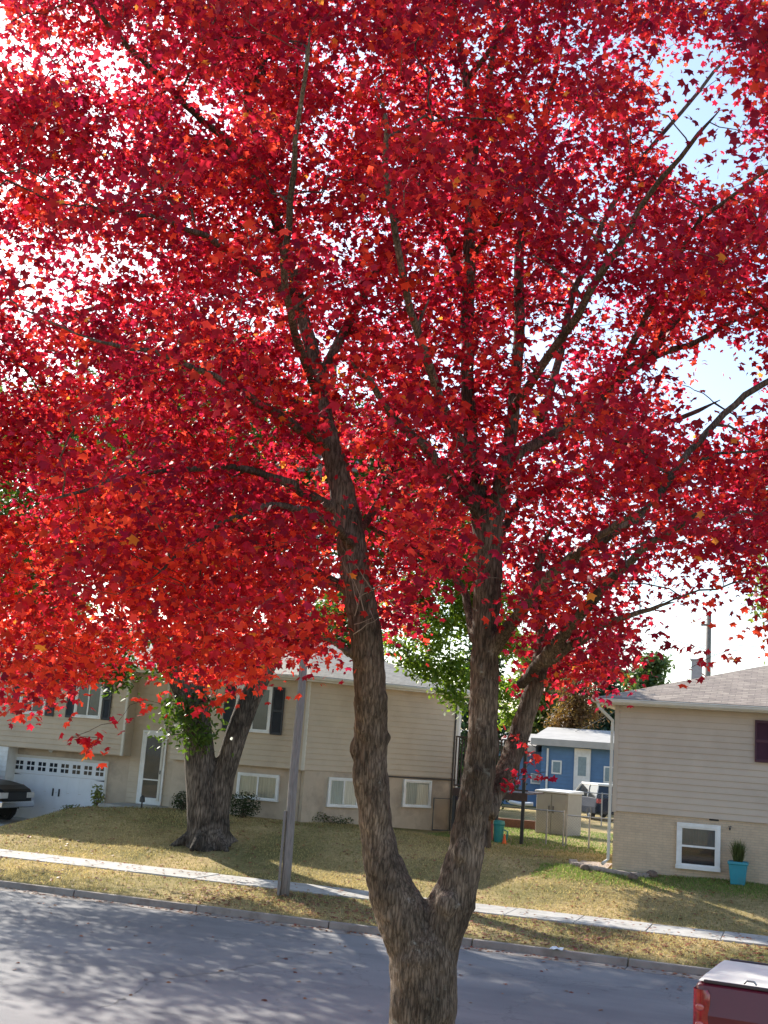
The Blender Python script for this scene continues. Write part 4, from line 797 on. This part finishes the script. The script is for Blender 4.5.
for (x, y, dY, r) in [(60, 470, 0, 2.2), (120, 420, 3, 2.4), (190, 400, -2, 2.5), (260, 430, 2, 2.4), (330, 440, -1, 2.2), (100, 520, -3, 2.0), (180, 500, 2, 2.2), (280, 520, -2, 2.0), (350, 520, 2, 1.8), (230, 380, 0, 2.2), (30, 540, 1, 1.8), (140, 470, -5, 2.2), (240, 470, -5, 2.4), (330, 480, -5, 2.2), (180, 440, 5, 2.4), (300, 450, 5, 2.2), (390, 480, 0, 1.8), (60, 420, -3, 2.0),
                      (115, 640, -1, .8), (95, 662, -1, .6), (118, 675, -1, .45), (180, 600, 0, 1.0), (200, 640, 0, .7), (168, 665, -1, .5), (205, 700, -.7, .45), (200, 735, -.7, .38), (176, 712, -.9, .4), (172, 735, -.9, .25), (40, 600, 0, 1.2), (15, 570, 1, 1.0), (320, 620, 1, .6)] + STREET:
    blobs.append((at(x, y, YY+dY), r))
green_tree('yard_tree', 'thick multi-trunked green shade tree on the lawn before the tan split-level house', [t1, t2, t3, t4]+roots_, blobs, 105000, .17, (.035, .075, .015), (.10, .15, .03), BK_yard, seed=5, cl=.5, sec=210, org=yb, trans=.45, tint=(1.5, 1.6, .6))
# green tree behind the fork, its trunk hidden by the maple's right stem
gb = wpos(*Hh(484, 845, 1.05), 1.0); GY = float(gb[1]); gr = GY/FPX
g1 = ([gb-np.array([0, 0, .2]), at(484, 780, GY), at(482, 700, GY), at(478, 640, GY), at(470, 580, GY), at(462, 520, GY)], [.24, .18, .15, .11, .07, .03])
bl = [(at(x, y, GY+d), r) for x, y, d, r in [(440, 625, 0, 1.15), (425, 665, -.5, .6), (452, 672, 0, .6), (480, 600, 0, 1.2), (445, 580, 0, 1.2), (410, 600, .5, .8), (455, 698, -.3, .33), (438, 690, -.3, .3), (408, 660, -.2, .5), (505, 690, .3, .5), (510, 715, .3, .3), (500, 640, .5, .8), (470, 540, 0, 1.2), (425, 540, 0, 1), (396, 640, 0, .4)]]
green_tree('green_maple', 'bright green leafy tree behind the fork of the red maple, overhanging the tan house eave', [g1], bl, 20000, .16, (.08, .15, .02), (.20, .27, .05), BK_bg, seed=9, cl=.35, sec=60, trans=.55, tint=(1.6, 1.6, .6))
# far trees
def far_tree(name, label, px, ytop, ybot, wpx, t, c1, c2, seed, conif=False, nleaf=7000, ls=.45, group=None):
    base = wpos(T(px, 700, t)[0], t, 1.0); Y = float(base[1]); rr_ = np.random.default_rng(seed); topz = at(px, ytop, Y)[2]; botz = max(1.6, at(px, ybot, Y)[2]); W_ = wpx/FPX*Y/2; bl = []
    n = 14
    for i in range(n):
        f = (i+.5)/n; wr = W_*((1-f)*.95+.08 if conif else (sin(pi*min(1, .15+f*.83))**.6)); a = rr_.uniform(0, 2*pi); z = botz+(topz-botz)*f
        bl.append((np.array([base[0]+cos(a)*wr*.4, base[1]+sin(a)*wr*.4, z]), max(.5, wr*.62)))
    hgt = topz-base[2]; tk_ = ([base+np.array([.05*i, 0, hgt*.88*i/6-.2*(i == 0)]) for i in range(7)], [max(.05, .03*hgt*(1-i/6.5)) for i in range(7)])
    return green_tree(name, label, [tk_], bl, nleaf, ls, c1, c2, BK_bg, seed=seed, cl=.8, sec=26, trans=.4, group=group)
GR = 'trees beyond the houses'
far_tree('evergreen_tree', 'dark blue-green conifer left of the right house roof corner', 603, 655, 770, 62, 84, (.03, .06, .04), (.06, .10, .06), 21, True, 9000, .4, GR)
far_tree('evergreen_tree', 'dark conifer directly above the blue bungalow roof', 565, 640, 770, 60, 92, (.03, .06, .03), (.06, .10, .05), 22, True, 9000, .4, GR)
far_tree('leafy_tree', 'pale green tree above the right house roof edge', 650, 655, 745, 62, 96, (.06, .10, .035), (.13, .17, .06), 23, nleaf=8000, group=GR)
far_tree('leafy_tree', 'rusty brown-leaved small tree over the blue house', 575, 680, 742, 48, 72, (.14, .06, .03), (.20, .12, .05), 24, nleaf=6000, ls=.22, group=GR)
far_tree('leafy_tree', 'olive green tree seen through the gap right of the fork', 535, 635, 760, 70, 86, (.10, .14, .04), (.20, .22, .07), 25, nleaf=9000, group=GR)
far_tree('leafy_tree', 'yellow-green tall tree at the right edge of the picture', 815, 395, 720, 150, 58, (.13, .18, .04), (.26, .26, .07), 26, nleaf=14000, ls=.3, group=GR)
far_tree('leafy_tree', 'green tree behind the tan house, left of the yard tree', 20, 560, 700, 130, 62, (.06, .11, .03), (.15, .18, .06), 27, nleaf=12000, ls=.35, group=GR)
far_tree('leafy_tree', 'green tree behind the middle of the tan house roof', 330, 590, 720, 130, 66, (.04, .08, .02), (.09, .13, .03), 28, nleaf=12000, ls=.35, group=GR)
far_tree('evergreen_tree', 'dark tree just right of the tan house, behind the deck', 480, 640, 790, 60, 56, (.02, .045, .025), (.04, .07, .03), 29, True, 9000, .3, GR)
# low plants along the left house
def shrub(name, label, s_, t_, r, h, n, ls, c1, c2, seed, group=None):
    rng = np.random.default_rng(seed); z = gh(s_, t_); r_ = root(name, label, 'shrub', (s_, t_, z), group); m = MB()
    d = rng.normal(0, 1, (n, 3)); d /= np.linalg.norm(d, axis=1)[:, None]; L = np.array([0, 0, h*.5])+d*(rng.random(n)**.35)[:, None]*np.array([r, r, h*.5]); L += rng.normal(0, .03, L.shape)
    for i in range(14): p = L[rng.integers(0, n)]; m.tube([np.array([s_, t_, z])+np.array([0, 0, -.03]), np.array([s_, t_, z])+p*np.array([.5, .5, .6]), np.array([s_, t_, z])+p], [.012, .008, .003], 4)
    m.build('stems', M_rock, r_); q = rng.random((n, 1)); col = np.array(c1)*(1-q)+np.array(c2)*q
    V, F, Cf = leaf_cloud(L, ls*rng.uniform(.6, 1.3, n), col, 'oval', rng=rng); me = fast_mesh('foliage', V, F, Cf); me.materials.append(LM_SH); o = link(bpy.data.objects.new('foliage', me)); o.parent = r_
LM_SH = leafmat('shrub_leaf', .35, .5, (1.2, 1.3, .7))
shrub('shrub', 'round dark shrub under the left basement window of the tan house', T(243, 808, 34.8)[0], 34.8, .55, .8, 1600, .07, (.02, .04, .015), (.05, .07, .02), 41, 'plants along the tan house')
shrub('shrub', 'small grey-green weed beside the wall corner right of the wooden pole', T(318, 824, 36.3)[0], 36.2, .35, .4, 350, .09, (.06, .09, .03), (.12, .14, .06), 42, 'plants along the tan house')
shrub('shrub', 'low sprawling weeds under the first side window of the tan house', T(338, 826, 36.8)[0], 36.6, .6, .25, 350, .08, (.06, .08, .03), (.12, .13, .06), 43, 'plants along the tan house')
shrub('shrub', 'tuft of yellow-green leaves at the right foot of the garage door', T(97, 803, 35.2)[0], 35.2, .22, .75, 120, .16, (.14, .18, .05), (.30, .30, .10), 44, 'plants along the tan house')
shrub('shrub', 'low weeds in front of the middle of the garage door', T(72, 819, 34.6)[0], 34.6, .4, .25, 300, .08, (.08, .12, .04), (.16, .18, .07), 45, 'plants along the tan house')
shrub('shrub', 'dark small bush left of the yard tree by the house', T(182, 810, 35.0)[0], 35.0, .35, .6, 900, .07, (.02, .04, .015), (.05, .07, .02), 46, 'plants along the tan house')

# ------------------------------------------------------------------ the red maple
MY = 12.0; mp_ = MY/FPX
mbase = at(421, 1160, MY); mbase[2] = gh(float(mbase@us), float(mbase@nn))
mpl = root('maple_tree', 'large red maple in full autumn colour forking low by the near kerb', 'tree', tuple(mbase), world=True)
def st(pts):
    P_ = np.array([at(x, y, MY+d) for x, y, w, d in pts]); R_ = [w/2*(MY+d)/FPX for x, y, w, d in pts]; return P_, R_
LIMBS = {
 'trunk': [(421, 1180, 100, 0), (421, 1140, 76, 0), (421, 1080, 67, 0), (422, 1024, 64, 0), (424, 980, 64, 0), (423, 955, 66, 0), (422, 938, 56, 0), (421, 924, 40, 0), (421, 914, 16, 0)],
 'A': [(412, 945, 52, 0), (403, 915, 52, 0), (391, 890, 46, 0), (382, 860, 36, 0), (376, 827, 32, 0), (372, 785, 33, 0), (371, 740, 32, 0), (371, 700, 33, -.05), (367, 640, 32, -.1), (356, 580, 31, -.1), (348, 518, 29, -.1), (339, 479, 25, -.1), (329, 440, 21, -.1), (320, 395, 18, 0), (311, 345, 15, .1), (297, 290, 13, .3), (282, 235, 12, .5), (266, 180, 11, .7), (254, 130, 9, .9), (247, 95, 9, 1), (240, 50, 7, 1.1), (222, 5, 6, 1.2), (200, -60, 4, 1.3)],
 'B': [(432, 955, 44, 0), (442, 925, 48, 0), (456, 890, 41, 0), (464, 860, 36, 0), (470, 827, 33, 0), (477, 790, 33, 0), (482, 745, 31, 0), (484, 700, 29, 0), (485, 650, 27, 0), (487, 600, 28, 0), (488, 550, 31, 0), (487, 520, 33, 0)],
 'C': [(486, 815, 20, .1), (497, 788, 22, .3), (509, 764, 22, .4), (518, 738, 22, .5), (529, 705, 20, .5), (538, 672, 18, .5), (544, 645, 15, .6), (538, 612, 12, .7), (536, 580, 10, .8), (548, 530, 8, 1)],
 'B1': [(487, 525, 24, 0), (476, 506, 17, -.1), (460, 488, 15, -.2), (442, 468, 13, -.4), (424, 445, 11, -.6), (400, 425, 9, -.9), (378, 395, 7, -1.2), (350, 360, 5, -1.6)],
 'B2': [(487, 525, 24, 0), (476, 480, 17, .1), (470, 430, 15, .2), (467, 370, 14, .2), (468, 310, 14, .3), (469, 250, 13, .4), (471, 190, 12, .5), (474, 135, 11, .6), (466, 80, 9, .7), (455, 20, 7, .7), (446, -60, 5, .8)],
 'B2b': [(474, 140, 9, .6), (486, 95, 8, .8), (494, 50, 7, 1), (498, 0, 6, 1.1), (500, -60, 4, 1.2)],
 'B3': [(488, 525, 24, 0), (501, 488, 18, -.1), (508, 450, 14, 0), (514, 400, 13, .1), (519, 340, 12, .3), (519, 270, 11, .5), (524, 205, 9, .7), (545, 120, 7, .9), (560, 50, 6, 1), (575, -30, 4, 1.1)],
 'D': [(491, 655, 14, 0), (505, 632, 14, -.2), (520, 613, 14, -.4), (538, 590, 14, -.7), (556, 571, 12, -1), (580, 552, 9, -1.3), (610, 530, 7, -1.7), (650, 505, 5, -2.1)],
 'E': [(521, 685, 11, .3), (536, 667, 13, 0), (556, 645, 13, -.4), (582, 612, 12, -.8), (615, 575, 9, -1.2), (655, 540, 7, -1.6), (700, 510, 5, -2)],
 'E2': [(544, 662, 13, -.2), (570, 645, 10, -.4), (598, 628, 7, -.6), (640, 612, 5, -.8), (675, 602, 3, -1)],
 'F': [(474, 640, 9, 0), (470, 615, 9, .2), (462, 588, 8, .4), (448, 566, 7, .6), (420, 553, 6, .8), (385, 535, 5, 1), (350, 510, 4, 1.2)],
 'G': [(519, 300, 8, .4), (545, 360, 3, .6)],
 'H1': [(505, 470, 10, 0), (540, 420, 10, .3), (560, 352, 10, .6), (590, 320, 9, .8), (629, 365, 0.1, .9)],
 'I': [(506, 460, 12, 0), (560, 430, 11, .5), (610, 390, 11, 1), (655, 348, 11, 1.3), (690, 300, 10, 1.6), (714, 265, 8, 1.9), (745, 215, 6, 2.2), (790, 160, 4, 2.5)],
 'I2': [(640, 362, 7, 1.2), (690, 345, 6, 1.2), (735, 320, 5, 1.3), (790, 300, 4, 1.4)],
 'J': [(540, 420, 9, .3), (561, 352, 8, .8), (574, 290, 7, 1.2), (600, 230, 6, 1.6), (640, 160, 5, 2), (700, 90, 4, 2.4), (740, 40, 3, 2.6)],
 'K': [(610, 390, 8, 1), (640, 330, 7, .6), (662, 285, 6, .2), (700, 220, 5, -.4), (740, 190, 4, -.8), (800, 150, 3, -1)],
 'L': [(655, 500, 8, -1.6), (690, 450, 7, -1.2), (714, 425, 7, -1), (745, 395, 7, -.9), (790, 370, 6, -.8), (840, 330, 4, -.8)],
 'L0': [(560, 570, 10, -1), (610, 535, 9, -1.3), (655, 500, 8, -1.6)],
 'M1': [(330, 445, 12, -.1), (312, 436, 11, -.4), (292, 424, 10, -.7), (268, 408, 9, -1.1), (240, 388, 7, -1.5), (200, 370, 6, -2), (150, 350, 5, -2.6), (90, 340, 4, -3.2)],
 'M2': [(336, 510, 12, -.1), (318, 500, 11, -.3), (292, 484, 10, -.6), (258, 472, 8, -.9), (220, 466, 7, -1.2), (170, 470, 5, -1.6), (110, 480, 4, -2.1), (50, 500, 3, -2.6)],
 'M3': [(350, 590, 14, -.1), (335, 583, 11, .1), (312, 572, 10, .3), (286, 562, 8, .5), (258, 540, 8, .8), (225, 520, 7, 1.1), (190, 500, 5, 1.4), (140, 500, 4, 1.8)],
 'M4': [(352, 545, 10, -.2), (340, 530, 9, -.6), (310, 510, 8, -1), (270, 505, 7, -1.4), (225, 520, 5, -1.7), (190, 545, 4, -2), (150, 580, 2.5, -2.4)],
 'M5': [(350, 655, 7, -.1), (335, 642, 4.5, -.2), (318, 636, 3.5, -.3), (300, 640, 2.5, -.5), (285, 652, 2, -.6)],
 'N1': [(275, 215, 10, .6), (250, 165, 9, .4), (215, 130, 8, .1), (185, 105, 7, -.2), (150, 68, 6, -.5), (118, 35, 6, -.8), (85, -5, 4, -1.1)],
 'N2': [(262, 172, 8, .8), (225, 150, 7, 1), (185, 135, 6, 1.3), (145, 108, 4, 1.6), (100, 102, 2.5, 1.9)],
 'N3': [(300, 300, 10, .3), (255, 270, 9, -.4), (205, 235, 7, -1), (150, 215, 4.5, -1.6), (100, 212, 2.5, -2.2)],
 'N4': [(250, 100, 7, 1), (268, 50, 6, 1.2), (272, 0, 5, 1.3), (280, -60, 4, 1.4)],
 'O1': [(318, 380, 11, 0), (350, 320, 10, .6), (385, 255, 9, 1.1), (410, 190, 8, 1.5), (430, 120, 6, 1.9), (428, 50, 5, 2.2), (420, -30, 4, 2.5)],
 'O2': [(320, 400, 10, 0), (300, 350, 9, -.8), (285, 290, 8, -1.5), (290, 200, 7, -2.1), (300, 110, 5, -2.6), (310, 30, 4, -3)],
 'O3': [(480, 480, 11, 0), (440, 400, 10, -.8), (410, 310, 8, -1.6), (390, 200, 7, -2.2), (380, 90, 5, -2.7)],
 'P1': [(512, 410, 10, 0), (560, 340, 9, -1), (610, 260, 8, -1.8), (660, 180, 6, -2.4), (720, 110, 4, -3)],
 'P2': [(470, 300, 9, .3), (430, 200, 7, 1), (400, 155, 6, 1.3), (385, 145, 5, 1.4)],
 'P3': [(482, 560, 9, .1), (520, 500, 8, 1.2), (580, 470, 7, 2.1), (650, 430, 6, 2.9), (720, 400, 4, 3.5)],
 'P4': [(345, 560, 9, 0), (380, 500, 8, 1.2), (400, 440, 7, 2.2), (420, 360, 6, 3), (440, 260, 4, 3.8)],
 'P5': [(330, 440, 9, 0), (270, 380, 8, 1.2), (200, 330, 7, 2.2), (130, 300, 6, 3), (50, 320, 4, 3.6)],
 'Q1': [(466, 80, 7, .7), (520, 10, 6, 0), (600, -60, 5, -.6), (680, -120, 4, -1)],
 'Q2': [(240, 50, 6, 1.1), (170, -20, 5, .4), (90, -80, 4, 0)],
}
del LIMBS['G'], LIMBS['H1']
BK_m = bark('maple_bark', (.045, .034, .026), (.19, .148, .115), (.27, .255, .22), 1.0, .615)
G = Grow(); mt = MB()
for k_ in ('trunk', 'A', 'B', 'C', 'D', 'E'):
    P_, R_ = st(LIMBS[k_]); 
    if k_ in 'AB': n_ = 14 if k_ == 'A' else 12; mt.tube(P_[:n_+1], R_[:n_+1], 14)
    elif k_ == 'trunk': mt.tube(P_, R_, 18)
    else: mt.tube(P_[:7 if k_ == 'C' else 5], R_[:7 if k_ == 'C' else 5], 12)
for k_ in ('B1', 'B2', 'B3'): P_, R_ = st(LIMBS[k_]); mt.tube(P_[:3], R_[:3], 12)
for k_ in ('E2', 'F', 'M1', 'M2', 'M3', 'M4', 'M5'): P_, R_ = st(LIMBS[k_]); mt.tube(P_[:2], R_[:2], 10)
# pruning scars, burls and the old stub on the left stem
def bump_at(x, y, d, r, sq=(1, 1, 1.2)): c = at(x, y, MY+d); mt.blob(c, (r*sq[0], r*sq[1], r*sq[2]), 8, 12, .06)
bump_at(357, 748, -.02, .085, (.8, .9, 1.5)); bump_at(361, 772, -.04, .12, (.7, .8, 2.2)); bump_at(378, 803, -.1, .13, (.9, .7, 2.0)); bump_at(388, 738, 0, .04)
bump_at(478, 772, -.12, .075); bump_at(482, 738, -.11, .07); bump_at(471, 797, -.12, .06); bump_at(462, 852, -.13, .10, (1, .8, 1.3)); bump_at(486, 668, -.1, .05); bump_at(447, 905, -.15, .12); bump_at(404, 925, -.14, .14, (1, .9, 1.4)); bump_at(468, 900, 0, .1, (.8, 1, 1.6))
for a in (0.3, 1.5, 2.7, 3.9, 5.2): mt.tube([mbase+np.array([0, 0, .6]), mbase+np.array([cos(a)*.35, sin(a)*.35, .15]), mbase+np.array([cos(a)*.8, sin(a)*.8, -.1])], [.25, .14, .05], 8)
tk = mt.build('trunk', BK_m, mpl, smooth=True)
md = tk.modifiers.new('remesh', 'REMESH'); md.mode = 'VOXEL'; md.voxel_size = .022; md.use_smooth_shade = True
md = tk.modifiers.new('smooth', 'SMOOTH'); md.factor = .5; md.iterations = 5
tx = bpy.data.textures.new('bark_lumps', 'CLOUDS'); tx.noise_scale = .16; md = tk.modifiers.new('lumps', 'DISPLACE'); md.texture = tx; md.strength = .045; md.mid_level = .5; md.texture_coords = 'LOCAL'
for k_, pts in LIMBS.items():
    P_, R_ = st(pts); G.seed(P_, R_)
    if k_ in ('trunk', 'B'): continue
    cut = {'A': 13, 'C': 5, 'D': 3, 'E': 3}.get(k_, 0)
    # subdivide with a slight wander so limbs are not straight rods
    Q = []; RR = []
    for i in range(cut, len(P_)-1):
        for j in range(3):
            f = j/3; p = P_[i]*(1-f)+P_[i+1]*f
            if j: p = p+RNG.normal(0, .012, 3)
            Q.append(p); RR.append(R_[i]*(1-f)+R_[i+1]*f)
    Q.append(P_[-1]); RR.append(R_[-1]*.25); m = MB(); m.tube(Q, RR, 9); m.build('limb', BK_m, mpl, smooth=True)
# remove lower trunk nodes from the places twigs may spring from
keep = [i for i in range(len(G.P)) if proj(G.P[i])[1][0] < 720]; G.P = [G.P[i] for i in keep]; G.r = [G.r[i] for i in keep]
# crown volume
YL = [(-400, 700), (0, 708), (40, 708), (70, 706), (95, 692), (118, 662), (150, 645), (172, 655), (192, 700), (215, 712), (235, 690), (290, 668), (318, 668), (345, 640), (385, 600), (390, 640), (405, 648), (425, 620), (428, 575), (470, 560), (500, 590), (515, 700), (540, 700), (575, 705), (605, 700), (640, 670), (665, 650), (700, 640), (768, 655), (1200, 660)]
GAPS = [(62, 45, 44, 14, .55), (165, 28, 14, 10, .5), (55, 265, 58, 22, .65), (135, 232, 28, 12, .5), (14, 495, 18, 18, .7), (30, 590, 50, 40, .55), (100, 560, 14, 12, .5), (262, 440, 9, 9, .8), (312, 190, 16, 18, .6), (445, 62, 16, 20, .6), (702, 112, 44, 56, .96), (735, 150, 28, 34, .92), (715, 388, 46, 44, .96), (655, 60, 16, 20, .7), (742, 330, 30, 22, .6), (545, 345, 18, 22, .85), (450, 370, 12, 14, .6), (640, 355, 22, 20, .6), (690, 610, 60, 45, .85), (745, 640, 40, 40, .93), (600, 205, 18, 22, .5), (470, 50, 14, 16, .5), (560, 90, 22, 20, .5), (590, 300, 18, 18, .5), (210, 110, 20, 14, .5), (330, 60, 14, 14, .5), (480, 640, 30, 70, .5), (360, 450, 8, 10, .4), (550, 470, 12, 10, .4), (585, 690, 25, 25, .4)]
def ylow(x): return np.interp(x, [a for a, b in YL], [b for a, b in YL])
def ok_pt(c, margin=18):
    x, y = proj(c); x = x[0]; y = y[0]
    if c[1] < 8.3: return False
    mg = margin*12/c[1]
    if y > ylow(x)-mg: return False
    for (gx, gy, rx, ry, p_) in GAPS:
        if ((x-gx)/(rx+mg*.8))**2+((y-gy)/(ry+mg*.8))**2 < 1 and random.random() < p_: return False
    cl_ = sin(c[0]*2.3+1.1*sin(c[2]*1.7))+sin(c[2]*2.9+1.3*sin(c[1]*1.9))+sin(c[1]*2.1+c[0])
    if cl_ < -1.0 and random.random() < .8: return False
    if x > 480 and y < 350 and random.random() < .12: return False
    if c[1] < 12.4:      # the forward side is open round the two stems
        if 440 < y < 760:
            xa = np.interp(y, [465, 520, 580, 640, 700], [336, 348, 356, 367, 371])
            if abs(x-xa) < 30+mg*.4: return False
        if y > 500 and abs(x-487) < 32+mg*.4: return False
        if y > 540 and 487 < x < 600 and abs(y-(700-(x-519)*1.0)) < 40: return False
    return True
cen = np.array([.35, 12.85, 7.9]); rad3 = np.array([6.6, 4.6, 5.6])
def sample(n, lo=0.0):
    out = []
    while len(out) < n:
        a_ = RNG.uniform(0, 2*pi); q_ = RNG.random()**.5; ch_ = max(.0, 1-q_*q_)**.35
        c = cen+rad3*np.array([q_*cos(a_), np.clip(RNG.normal(0, .5), -1, 1)*ch_, q_*sin(a_)])
        if c[2] < 2.2: continue
        if ok_pt(c): out.append(c)
    return out
sec = sample(330); mtw = MB(); G.grow(sec, mtw, .036, .008, 5, .12, .10)
mtw.build('branches', BK_m, mpl, smooth=True)['kind'] = 'stuff'
cl = sample(4600)
# extra clusters: the drooping scarlet sprays at lower left and the low sprig on the fork
for i in range(150):
    x = RNG.uniform(-60, 330); y = ylow(x)-RNG.uniform(10, 170); cl.append(at(x, y, RNG.uniform(9.5, 14)))
ex = [(505, 782, .1), (519, 776, 0), (531, 762, 0), (545, 772, 0), (536, 748, .1), (70, 738, -1.5), (88, 748, -1.6), (100, 738, -1.5), (118, 722, -1.4), (130, 705, -1.3), (198, 705, -1), (215, 700, -1), (608, 650, -1), (640, 652, -1.2), (690, 668, -1.5), (715, 655, -1.5), (740, 650, -1.5), (675, 640, -1.5)]
n_main = len(cl)
for x, y, d in ex: cl.append(at(x, y, MY+d))
mtw = MB(); paths = G.grow(cl, mtw, .008, .0025, 4, .05, .08, .15); mtw.build('twigs', BK_m, mpl)['kind'] = 'stuff'
L = []; hue = []
for i, p in enumerate(paths):
    c = cl[i]; small = i >= n_main; n_ = int(RNG.integers(30, 56)) if not small else 11
    tl_ = np.clip(1-np.abs(RNG.normal(0, .45, n_)), 0, 1)*(len(p)-1); lo = tl_.astype(int); hi = np.minimum(lo+1, len(p)-1); f = (tl_-lo)[:, None]
    far_ = np.linalg.norm(p[lo]-c, axis=1) > .8; q = p[lo]*(1-f)+p[hi]*f; q[far_] = c
    sg = .18 if not small else .06; tilt = RNG.normal(0, .35, 2); off = RNG.normal(0, sg, (n_, 3)); off[:, 2] = off[:, 2]*.5+off[:, 0]*tilt[0]+off[:, 1]*tilt[1]-.04
    L.append(q+off); hue.append(np.full(n_, np.clip(RNG.normal(.42, .30)+(.25 if (proj(c)[1][0] > 520 and proj(c)[0][0] < 380) else 0), 0, 1)))
L = np.vstack(L); hue = np.concatenate(hue); n = len(L); hh = np.clip(hue+RNG.normal(0, .18, n), 0, 1)[:, None]
c_a = np.array([.21, .007, .036]); c_b = np.array([.41, .015, .034]); c_c = np.array([.66, .066, .032])
col = np.where(hh < .6, c_a*(1-hh/.6)+c_b*hh/.6, c_b*(1-(hh-.6)/.4)+c_c*(hh-.6)/.4)*RNG.uniform(.6, 1.3, (n, 1)); yl_ = RNG.random(n) < .008; col[yl_] = np.array([.62, .24, .04])
V, F, Cf = leaf_cloud(L, .091*RNG.uniform(.5, 1.25, n), col, 'maple', up=.3, droop=.8)
me = fast_mesh('crown', V-mbase, F, Cf); me.materials.append(leafmat('maple_leaf', .6, .5, (1.85, 1.9, 1.6))); o = link(bpy.data.objects.new('crown', me)); o.parent = mpl
print('maple leaves', n)
# bare pale twigs on the left stem
m = MB()
for k_ in range(9):
    x, y = random.uniform(352, 372), random.uniform(585, 635); a = [at(x, y, MY-.3)]; dx = random.uniform(-14, 16); dy = random.uniform(-22, 4)
    for j in range(4): x += dx*random.uniform(.3, .8); y += dy*random.uniform(.3, 1); a.append(at(x, y, MY-.35-.04*j))
    m.tube(a, [.005, .004, .003, .002, .001], 4)
m.build('twigs', mat('dead_twig', (.33, .29, .25), .9), mpl)
# fallen leaves
def fallen(n, s0, s1, t0, t1, off, name, label, seed):
    r = np.random.default_rng(seed); s = r.uniform(s0, s1, n); t = r.uniform(t0, t1, n); h = np.array([max(gh(a, b), 0) if not 26.55 < b < 27.95 else .32 for a, b in zip(s, t)])+off
    q = r.random((n, 1)); col = np.array([.26, .05, .035])*(1-q)+np.array([.33, .16, .07])*q; col *= r.uniform(.5, 1.2, (n, 1))
    V, F, Cf = leaf_cloud(np.stack([s, t, h], 1), .10*r.uniform(.6, 1.2, n), col, 'maple', up=3.5, rng=r); me = fast_mesh(name, V, F, Cf); me.materials.append(LM_SH); o = link(bpy.data.objects.new(name, me)); o.rotation_euler = (0, 0, -TH); tag(o, label, 'leaves', kind='stuff')
fallen(2400, -26, 3, 24, 34.5, .04, 'fallen_leaves', 'scattered brown fallen leaves on the lawns', 51)
fallen(230, -22, 4, 15, 23.7, .02, 'fallen_leaves', 'few brown leaves lying on the road', 52)
fallen(400, -24, 4, 23.45, 23.8, .02, 'fallen_leaves', 'brown leaf litter in the far gutter', 53)
fallen(1600, -13, 3, 24.05, 26.4, .04, 'fallen_leaves', 'brown and red leaf litter gathered on the verge right of the wooden pole', 54)
